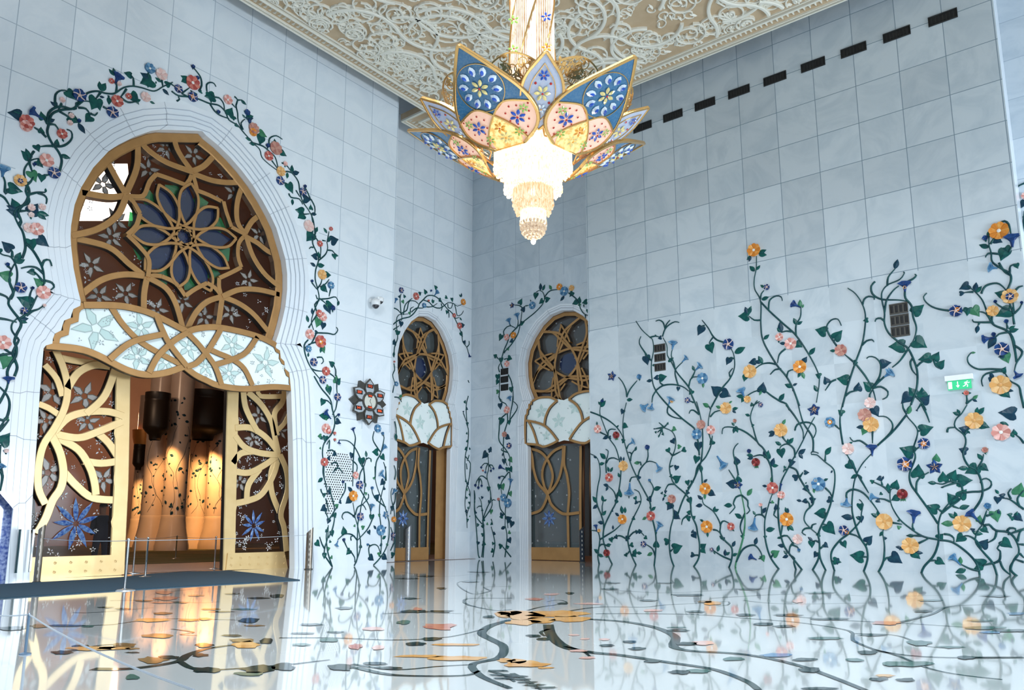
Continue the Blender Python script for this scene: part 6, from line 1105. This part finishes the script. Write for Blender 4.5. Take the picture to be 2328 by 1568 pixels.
# ================================================================ FITTINGS
def wall_vent(plane, u, v, w, h, label, group, slats, col=M_BLACK):
    root = empty('wall_vent', plane.to3(u, v-h/2, 0), label, 'vent', group); mp = plane.to3; mb = MB_()
    P = [(u-w/2,v-h/2),(u+w/2,v-h/2),(u+w/2,v+h/2),(u-w/2,v+h/2)]; strip(mb, P, .035, 0, .035, mp, closed=True); poly(mb, P, .008, mp); mb.build('frame', col, root)
    mb = MB_()
    for i in range(slats): x = u-w/2+w*(i+.5)/slats; strip(mb, [(x, v-h*.36), (x, v), (x, v+h*.36)], w/slats*.62, .006, .022, mp, chamfer=.4)
    mb.build('louvre', mat('vent_opening_black', (.002,.002,.003), .6), root); return root
ordn = ['eighth', 'seventh', 'sixth', 'fifth', 'fourth', 'third', 'second', 'nearest']
for k in range(1, 10):
    lab = 'black slot vent high on the right wall, ' + ('leftmost of its row, half behind the petals' if k == 1 else ['second from left', 'third from left', 'fourth from left', 'middle one, fifth from left', 'fifth from right end counting back', 'third from the right', 'second from the right', 'rightmost of the row, near the top edge'][k-2])
    if k == 6: lab = 'black slot vent high on the right wall, fourth from the right'
    wall_vent(PR, -13.597+1.2274*k+.02, 15.80, .74, .27, lab, 'vents in a row along the right wall', 8)
M_VENT = mat('vent_frame_taupe', (.06,.055,.045), .5)
for (t, x, y, w, wh) in (('A',641,363,97,'left'),('A',643,450,97,'left'),('A',644,537,97,'left')):
    pos = {363:'topmost',450:'middle',537:'lowest'}[y]; p = tp(t, x, y); u = PR.uv(*p); wall_vent(PR, u[0], u[1], .40, .235, f'{pos} of three stacked slotted vents framed by vine stems, left part of right wall', 'left vent stack on the right wall', 4, M_VENT)
for (t, x, y) in (('E',428,645),('E',438,748),('E',444,852)):
    pos = {645:'topmost',748:'middle',852:'lowest'}[y]; p = tp(t, x, y); u = PR.uv(*p); wall_vent(PR, u[0], u[1], .47, .28, f'{pos} of three stacked slotted vents inside the looping vine, right part of right wall', 'right vent stack on the right wall', 4, M_VENT)
for y in (1200, 1300, 1402):
    pos = {1200:'topmost',1300:'middle',1402:'lowest'}[y]; u = PR2.uv(*tp('Q', 433, y)); wall_vent(PR2, u[0], u[1], .38, .24, f'{pos} of three small black vents beside the back recess door', 'vent stack in the recess', 4)
# perforated grille behind the vines on the left wall
gp_ = [PL.uv(*tp('M', x, y)) for x, y in ((232,655),(335,655),(345,672),(442,680),(475,740),(482,935),(372,935),(405,985),(400,1040),(372,1088),(330,1120),(295,1245),(238,1248),(226,1150),(252,1075),(226,940),(246,800),(262,720))]
root = empty('perforated_grille', PL.to3(gp_[12][0], gp_[12][1], 0), 'perforated grille of small black holes behind the vines on the left wall', 'grille'); mb = MB_(); hz = MB_()
poly(mb, gp_, .002, PL.to3); mb.build('grille_plate', M_PLAIN, root)
v = min(p[1] for p in gp_); row = 0
while v < max(p[1] for p in gp_):
    u = min(p[0] for p in gp_)+(row % 2)*.045
    while u < max(p[0] for p in gp_):
        if clip_in(gp_, (u, v)): hz.add([PL.to3(u+.026*math.cos(k*PI/4), v+.026*math.sin(k*PI/4), .0032) for k in range(8)], [tuple(range(8))])
        u += .092
    v += .078; row += 1
hz = hz.build('hole', M_BLACK, root); hz['kind'] = 'stuff'
# flower-shaped prayer clock
cu = PL.uv(833, 914); root = empty('flower_clock', PL.to3(cu[0], cu[1], 0), 'dark twelve-petalled flower clock with red digits on the left wall', 'clock'); mp = lambda a, b, h: PL.to3(cu[0]+a, cu[1]+b, h)
def petal12(r0, r1, w, a): 
    P = [(r0, -w*.35), (r0+(r1-r0)*.35, -w*.5), (r0+(r1-r0)*.7, -w*.38), (r1, 0), (r0+(r1-r0)*.7, w*.38), (r0+(r1-r0)*.35, w*.5), (r0, w*.35)]
    return [(x*math.cos(a)-y*math.sin(a), x*math.sin(a)+y*math.cos(a)) for x, y in P]
mb = MB_()
for k in range(6): poly(mb, petal12(.15, .80, .40, PI/6+PI/2*0+k*PI/3+PI/3*0+0 if False else k*PI/3), .13, mp, 0, 0)
body = mb.build('back_petals', M_DSTEEL, root)
txts = {90:'512', 150:'559', 30:'531', 210:'541', 330:'806', 270:'312'}
M_RED = mat('red_digits', (.5,.04,.01), .4, emit=(1,.12,.02), estr=1.3); M_DIA = mat('diamante_plate', (.55,.60,.64), .25, noise=(.30,.34,.38), nscale=60, bump=.6)
def text(s, size, org, m, parent, plane, h, name='digits'):
    cu_ = bpy.data.curves.new(name, 'FONT'); cu_.body = s; cu_.size = size; cu_.align_x = 'CENTER'; cu_.align_y = 'CENTER'; cu_.extrude = .002; t = bpy.data.objects.new('t', cu_); COL.objects.link(t)
    bpy.context.view_layer.update(); me = bpy.data.meshes.new_from_object(t.evaluated_get(bpy.context.evaluated_depsgraph_get())); bpy.data.objects.remove(t)
    for v_ in me.vertices: x, y, z = v_.co; v_.co = plane.to3(org[0]+x, org[1]+y, h+z)
    me.materials.clear(); me.materials.append(m); o = bpy.data.objects.new(name, me); COL.objects.link(o); o.parent = parent; o.matrix_parent_inverse = parent.matrix_world.inverted(); return o
for deg, s in txts.items():
    a = math.radians(deg); mb = MB_(); P = petal12(.24, .80, .42, a); strip(mb, P, .03, .10, .18, mp, closed=True); poly(mb, P, .165, mp, 0, .1); pt = mb.build('dial_petal', M_DSTEEL, root)
    mb = MB_(); poly(mb, petal12(.28, .76, .36, a), .170, mp); mb.build('diamante_face', M_DIA, pt)
    c = (.54*math.cos(a), .54*math.sin(a)); mb = MB_(); poly(mb, [(c[0]-.14,c[1]-.07),(c[0]+.14,c[1]-.07),(c[0]+.14,c[1]+.07),(c[0]-.14,c[1]+.07)], .175, mp); mb.build('display', M_BLACK, pt)
    text(s, .12, (cu[0]+c[0], cu[1]+c[1]), M_RED, pt, PL, .179)
mb = MB_(); C_ = [(.30*math.cos(k*PI/16), .30*math.sin(k*PI/16)) for k in range(32)]; strip(mb, C_, .07, .1, .22, mp, closed=True); mb.build('dial_ring', M_DSTEEL, root)
mb = MB_(); poly(mb, [(x*.92, y*.92) for x, y in C_], .185, mp); dl = mb.build('dial', mat('pearl_dial', (.60,.62,.55), .3, noise=(.70,.68,.60), nscale=30), root)
for sg, s in ((1, '1826'), (-1, '1108')):
    mb = MB_(); P = [(r*math.cos(PI/2*sg+t), r*math.sin(PI/2*sg+t)) for r, ts in ((.26, (-.5,-.25,0,.25,.5)), (.15, (.5,.25,0,-.25,-.5))) for t in ts]; poly(mb, P, .19, mp); d_ = mb.build('display', M_BLACK, root); text(s, .085, (cu[0], cu[1]+sg*.20), M_RED, d_, PL, .194)
mb = MB_(); strip(mb, [(0,0),(.05,-.07),(.09,-.14)], .012, .19, .196, mp); strip(mb, [(0,0),(.0,.03),(.03,.10)], .014, .19, .197, mp); mb.build('clock_hands', M_BLACK, root)
# security cameras
u, v = PL.uv(843, 692); root = empty('security_camera', PL.to3(u, v, 0), 'white wall-mounted security camera unit with two black dome lenses', 'camera'); q = Vector(PL.to3(u, v, 0))
mb = MB_(); mb.box(q+Vector((.05, -.02, .12)), (.10, .16, .12)); mb.tube([q+Vector((.05,0,.14)), q+Vector((.25,.02,.18)), q+Vector((.38,.02,.18))], .045, 8); mb.build('bracket', M_WPLASTIC, root)
for n_, (dx, dy, dz, r) in enumerate(((.32,.16,.10,.12),(.26,-.0,-.06,.16))):
    c = q+Vector((dx, dy, dz)); mb = MB_(); mb.lathe([(r*.5,r*1.25),(r*.95,r*.9),(r,r*.3),(r,-.02)], c, 16); h_ = mb.build('camera_housing', M_WPLASTIC, root, True)
    mb = MB_(); mb.lathe([(r*.8,-.02),(r*.72,-r*.45),(r*.4,-r*.8),(.01,-r*.92)], c, 16); mb.build('dome_lens', mat('black_dome', (.01,.012,.02), .05, coat=1), h_, True)
# exit sign
u, v = PR.uv(2181, 873); root = empty('exit_sign', PR.to3(u, v-.13, 0), 'lit green emergency exit sign with arrow and running figure under a white housing', 'sign'); mp = lambda a, b, h: PR.to3(u+a, v+b, h)
M_EX = mat('exit_green', (.02,.45,.18), .4, emit=(.02,.62,.26), estr=.55); M_EXW = mat('exit_white', (.9,.95,.92), .4, emit=(.9,1,.95), estr=.9)
mb = MB_(); poly(mb, [(-.32,.10),(.34,.10),(.34,.24),(-.32,.24)], .12, mp, 0, 0); mb.build('housing', M_WPLASTIC, root)
mb = MB_(); poly(mb, [(-.27,-.15),(.29,-.15),(.29,.095),(-.27,.095)], .07, mp, 0, .05); pn = mb.build('sign_panel', M_EX, root)
mb = MB_(); poly(mb, [(-.255,-.12),(-.165,-.12),(-.165,.07),(-.255,.07)], .073, mp)
strip(mb, [(-.03,.065),(-.03,-.04)], .022, .07, .073, mp); poly(mb, [(-.075,-.04),(.015,-.04),(-.03,-.105)], .073, mp)
for P, w in (([(.20,.06),(.20,.045)], .035), ([(.185,.03),(.16,-.02)], .035), ([(.16,-.02),(.20,-.05),(.19,-.105)], .022), ([(.16,-.02),(.14,-.06),(.09,-.08)], .022), ([(.185,.025),(.145,.03),(.125,-.005)], .016), ([(.185,.02),(.225,.0),(.25,.02)], .016)): strip(mb, P, w, .07, .073, mp)
mb.build('pictogram', M_EXW, pn)
# bollard-shaped scanners beside the doors
def bollard(px, py, top, half, label, col):
    p = Vector((*PF.uv(px, py), 0)); dep = (p-EYE).dot(FV); r = half/FPX*dep; hh = (py-top)/FPX*dep; root = empty('bollard_post', p, label, 'bollard', 'slant-topped metal posts beside the doors')
    mb = MB_(); n = 20; vs = []; 
    for z, sl in ((0, 0), (hh, .9)):
        for k in range(n): a = 2*PI*k/n; vs.append((p.x+r*math.cos(a), p.y+r*math.sin(a), z+sl*r*math.cos(a-.9)))
    mb.add(vs, [(k, (k+1) % n, n+(k+1) % n, n+k) for k in range(n)]+[tuple(n+k for k in range(n))]); mb.build('post', col, root)
    mb = MB_(); mb.lathe([(r*1.25,0),(r*1.25,.02),(r*1.05,.03)], p, 20); mb.build('base_ring', M_DSTEEL, root)
    mb = MB_(); to = Vector((-p.x, -p.y, 0)).normalized(); sd = Vector((-to.y, to.x, 0))
    for i in range(7):
        mb = MB_(); z = hh*(.12+.13*i); c = p+to*(r*1.01)+Vector((0, 0, z)); mb.tube([c-Vector((0,0,.035)), c+Vector((0,0,.035))], r*.16, 6); mb.build('slot', mat('slot_light', (.55,.52,.46), .3), root)
    return root
M_PEWT = mat('brown_steel', (.26,.22,.18), .3, .8, noise=(.36,.31,.26), nscale=5)
bollard(701, 1294, 1206, 7.5, 'brushed metal post with a slanted top, right of the tall arch', M_PEWT); bollard(927, 1275, 1199, 6.5, 'grey metal post in front of the left recess door', mat('grey_steel', (.30,.31,.33), .4, .6))
bollard(1060, 1266, 1199, 5.0, 'bronze metal post right of the left recess door', M_PEWT); bollard(1324, 1278, 1202, 6.0, 'dark metal post at the back recess door beside the wall edge', mat('gunmetal', (.03,.04,.055), .35, .6)); bollard(83, 1324, 1200, 7.0, 'metal post left of the tall arch, in front of the pier', M_PEWT)
# rope stanchions
def stanchion(px, py, label):
    p = Vector((*PF.uv(px, py), 0)); root = empty('stanchion_post', p, label, 'stanchion', 'slim steel stanchions at the doorway')
    mb = MB_(); mb.lathe([(.19,0),(.19,.012),(.05,.03),(.02,.05)], p, 24); mb.build('base', M_STEEL, root, True)
    mb = MB_(); mb.lathe([(.024,.03),(.024,.95),(.03,.955),(.03,.985),(.01,1.0)], p, 10); mb.build('pole', M_STEEL, root, True); return p+Vector((0, 0, .95))
S1 = stanchion(283, 1342, 'slim steel stanchion standing on the polished floor in front of the dark carpet'); S2 = stanchion(330, 1312, 'slim steel stanchion at the front edge of the entrance opening, right of the nearest one'); S3 = stanchion(302, 1303, 'slim steel stanchion beside the left door leaf edge'); S5 = stanchion(487, 1293, 'slim steel stanchion beside the right door leaf'); S4 = stanchion(399, 1270, 'slim steel stanchion in the middle of the doorway, farther in')
def rope(a, b, label, sag=.03):
    mb = MB_(); mb.tube([a.lerp(b, t/8)+Vector((0, 0, -sag*4*(t/8)*(1-t/8))) for t in range(9)], .007, 5); return tag(mb.build('barrier_cord', mat('grey_cord', (.45,.50,.55), .5)), label, 'cord', 'thin cords between the posts')
pz = lambda x, y, X: EYE+ray(x, y)*(X/ray(x, y).x)
rope(S3, S4, 'thin cord from the stanchion by the left leaf to the middle one'); rope(S4, S5, 'thin cord from the middle stanchion to the one at the right leaf'); rope(S1, Vector((*PF.uv(694, 1294), 1.03)), 'long thin cord from the nearest stanchion to the post right of the arch'); rope(Vector((*PF.uv(88, 1324), .98)), S1, 'thin cord from the left metal post to the nearest stanchion'); rope(S2, S3, 'short cord between the two stanchions at the left leaf')
# low cord fence round the inlaid floor, bottom left
p0 = Vector((*PF.uv(57, 1487), 0)); mb = MB_(); mb.lathe([(.05,0),(.05,.01),(.012,.02),(.012,.36),(.004,.37)], p0, 10); tag(mb.build('low_cord_post', mat('blue_grey_metal', (.20,.30,.42), .3, .6)), 'low thin post in the lower left corner of the floor', 'post')
e0 = p0+Vector((0, 0, .355)); d_ = ray(440, 1568); p1 = EYE+d_*((.355-HC)/d_.z); d2 = ray(-60, 1392); p2 = EYE+d2*((.355-HC)/d2.z)
rope(e0, p1, 'low cord running from the low post towards the bottom edge', .04); rope(p2, e0, 'low cord coming in from the left edge to the low post', .02)
# dark carpet runner
mb = MB_(); cp = [PF.uv(x, y) for x, y in ((-120,1340),(0,1329),(190,1319),(275,1313),(345,1304.5),(430,1300),(520,1297.5),(600,1306),(682,1319),(500,1329),(300,1341),(100,1354),(0,1361),(-120,1371))]
poly(mb, cp, .018, PF.to3, 0, .0); tag(mb.build('carpet_runner', mat('navy_carpet', (.012,.040,.065), .95, noise=(.016,.050,.08), nscale=30)), 'dark navy carpet runner along the arch and into the doorway', 'carpet')
# pier: slim dark strips standing in for reflections in the polished stone
for (x0, x1, y0, y1, lab) in ((37, 42, 1203, 1302, 'thin dark painted reflection on the left pier, leftmost of two'), (64, 78, 1203, 1300, 'wider dark painted reflection on the left pier beside the metal post')):
    a, b = PL.uv(x0, y1), PL.uv(x1, y0); mb = MB_(); poly(mb, [(a[0],a[1]),(b[0],a[1]),(b[0],b[1]),(a[0],b[1])], .05, PL.to3, 0, 0); tag(mb.build('reflection_strip', mat('dark_reflection', (.02,.07,.09), .08, coat=1)), lab, 'panel')
# glass partition at the far left, its blue reflections painted into the colour
mb = MB_(); poly(mb, [(-4,0),(7.3,0),(7.3,2.0),(-4,2.0)], -.3, PL.to3); g_ = tag(mb.build('glass_partition', mat('blue_shimmer_glass', (.10,.16,.50), .15, noise=(.55,.65,.90), nscale=16, coat=.6)), 'blue shimmering glass partition at the far left edge behind the pier', 'glass panel')
# ================================================================ PERSON BEHIND THE LEFT DOOR LEAF
def person(px, X, label, lean=0):
    hd = EYE+ray(px, 1144)*(X/ray(px, 1144).x); H_ = hd.z; b = Vector((X, hd.y, 0)); s = H_/1.80
    root = empty('person', b, label, 'person'); side = Vector((0, 1, 0)); fw = Vector((-1, 0, 0))
    def P(x, y, z): return b+side*(x*s)+fw*(y*s)+Vector((0, 0, z*s))
    me = bpy.data.meshes.new('body'); J = [P(0,0,.95),P(0,0,1.15),P(0,.0,1.38),P(0,.01,1.50),P(0,.02,1.58),P(0,.03,1.70),P(0,.02,1.78),
       P(-.19,0,1.42),P(-.25,-.02,1.15),P(-.16,.17,1.00),P(.19,0,1.42),P(.25,-.02,1.15),P(.12,.18,.98),P(-.10,0,.90),P(-.12,0,.50),P(-.13,0,.08),P(-.13,.16,.03),P(.10,0,.90),P(.13,0,.50),P(.15,0,.08),P(.16,.16,.03)]
    E_ = [(0,1),(1,2),(2,3),(3,4),(4,5),(5,6),(2,7),(7,8),(8,9),(2,10),(10,11),(11,12),(0,13),(13,14),(14,15),(15,16),(0,17),(17,18),(18,19),(19,20)]
    Rr = [.15,.15,.17,.07,.075,.10,.07,.075,.055,.045,.075,.055,.045,.10,.075,.05,.045,.10,.075,.05,.045]
    me.from_pydata([tuple(v) for v in J], E_, []); o = bpy.data.objects.new('body', me); COL.objects.link(o); o.parent = root; o.matrix_parent_inverse = root.matrix_world.inverted()
    m = o.modifiers.new('skin', 'SKIN'); m2 = o.modifiers.new('sub', 'SUBSURF'); m2.levels = 2; m2.render_levels = 2
    for v_, r in zip(me.skin_vertices[0].data, Rr): v_.radius = (r*s, r*s)
    me.skin_vertices[0].data[0].use_root = True
    me.materials.append(mat('navy_suit', (.012,.022,.05), .8)); 
    bpy.context.view_layer.update(); me2 = bpy.data.meshes.new_from_object(o.evaluated_get(bpy.context.evaluated_depsgraph_get())); o.modifiers.clear(); o.data = me2
    me2.materials.clear(); me2.materials.append(MATS['navy_suit']); me2.materials.append(mat('skin', (.35,.20,.13), .5)); me2.materials.append(mat('black_shoe', (.01,.01,.01), .3))
    for p_ in me2.polygons: p_.use_smooth = True; p_.material_index = 1 if p_.center.z > 1.49*s or (p_.center-(P(-.16,.19,1.0))).length < .07 or (p_.center-(P(.12,.19,.98))).length < .07 else 2 if p_.center.z < .07*s else 0
    mb = MB_(); c = P(0,.0,1.72)
    for i in range(6):
        th0, th1 = i*PI/12, (i+1)*PI/12
        for k in range(12):
            f0, f1 = 2*PI*k/12, 2*PI*(k+1)/12
            q = lambda th, ph: (c.x+.108*s*math.sin(th)*math.cos(ph), c.y+.098*s*math.sin(th)*math.sin(ph), c.z+.115*s*math.cos(th))
            mb.add([q(th0, f0), q(th1, f0), q(th1, f1), q(th0, f1)], [(0,1,2,3)])
    mb.build('hair', mat('black_hair', (.008,.007,.006), .6), root, True)
    return root
person(236, -21.9, 'person in a dark navy suit standing behind the left door leaf, hands in front')
# ---------------------------------------------------------------- door_3 warm glow of the hall behind it
lamp('back_hall_lamp', (-15.2, 27.0, 3.2), 60, (1, .55, .25), .5); lamp('back_hall_lamp_high', (-16, 28, 8), 60, (1, .62, .38), .5); lamp('side_hall_lamp', (-24.5, 22, 6), 50, (.75, .85, .9), .5)
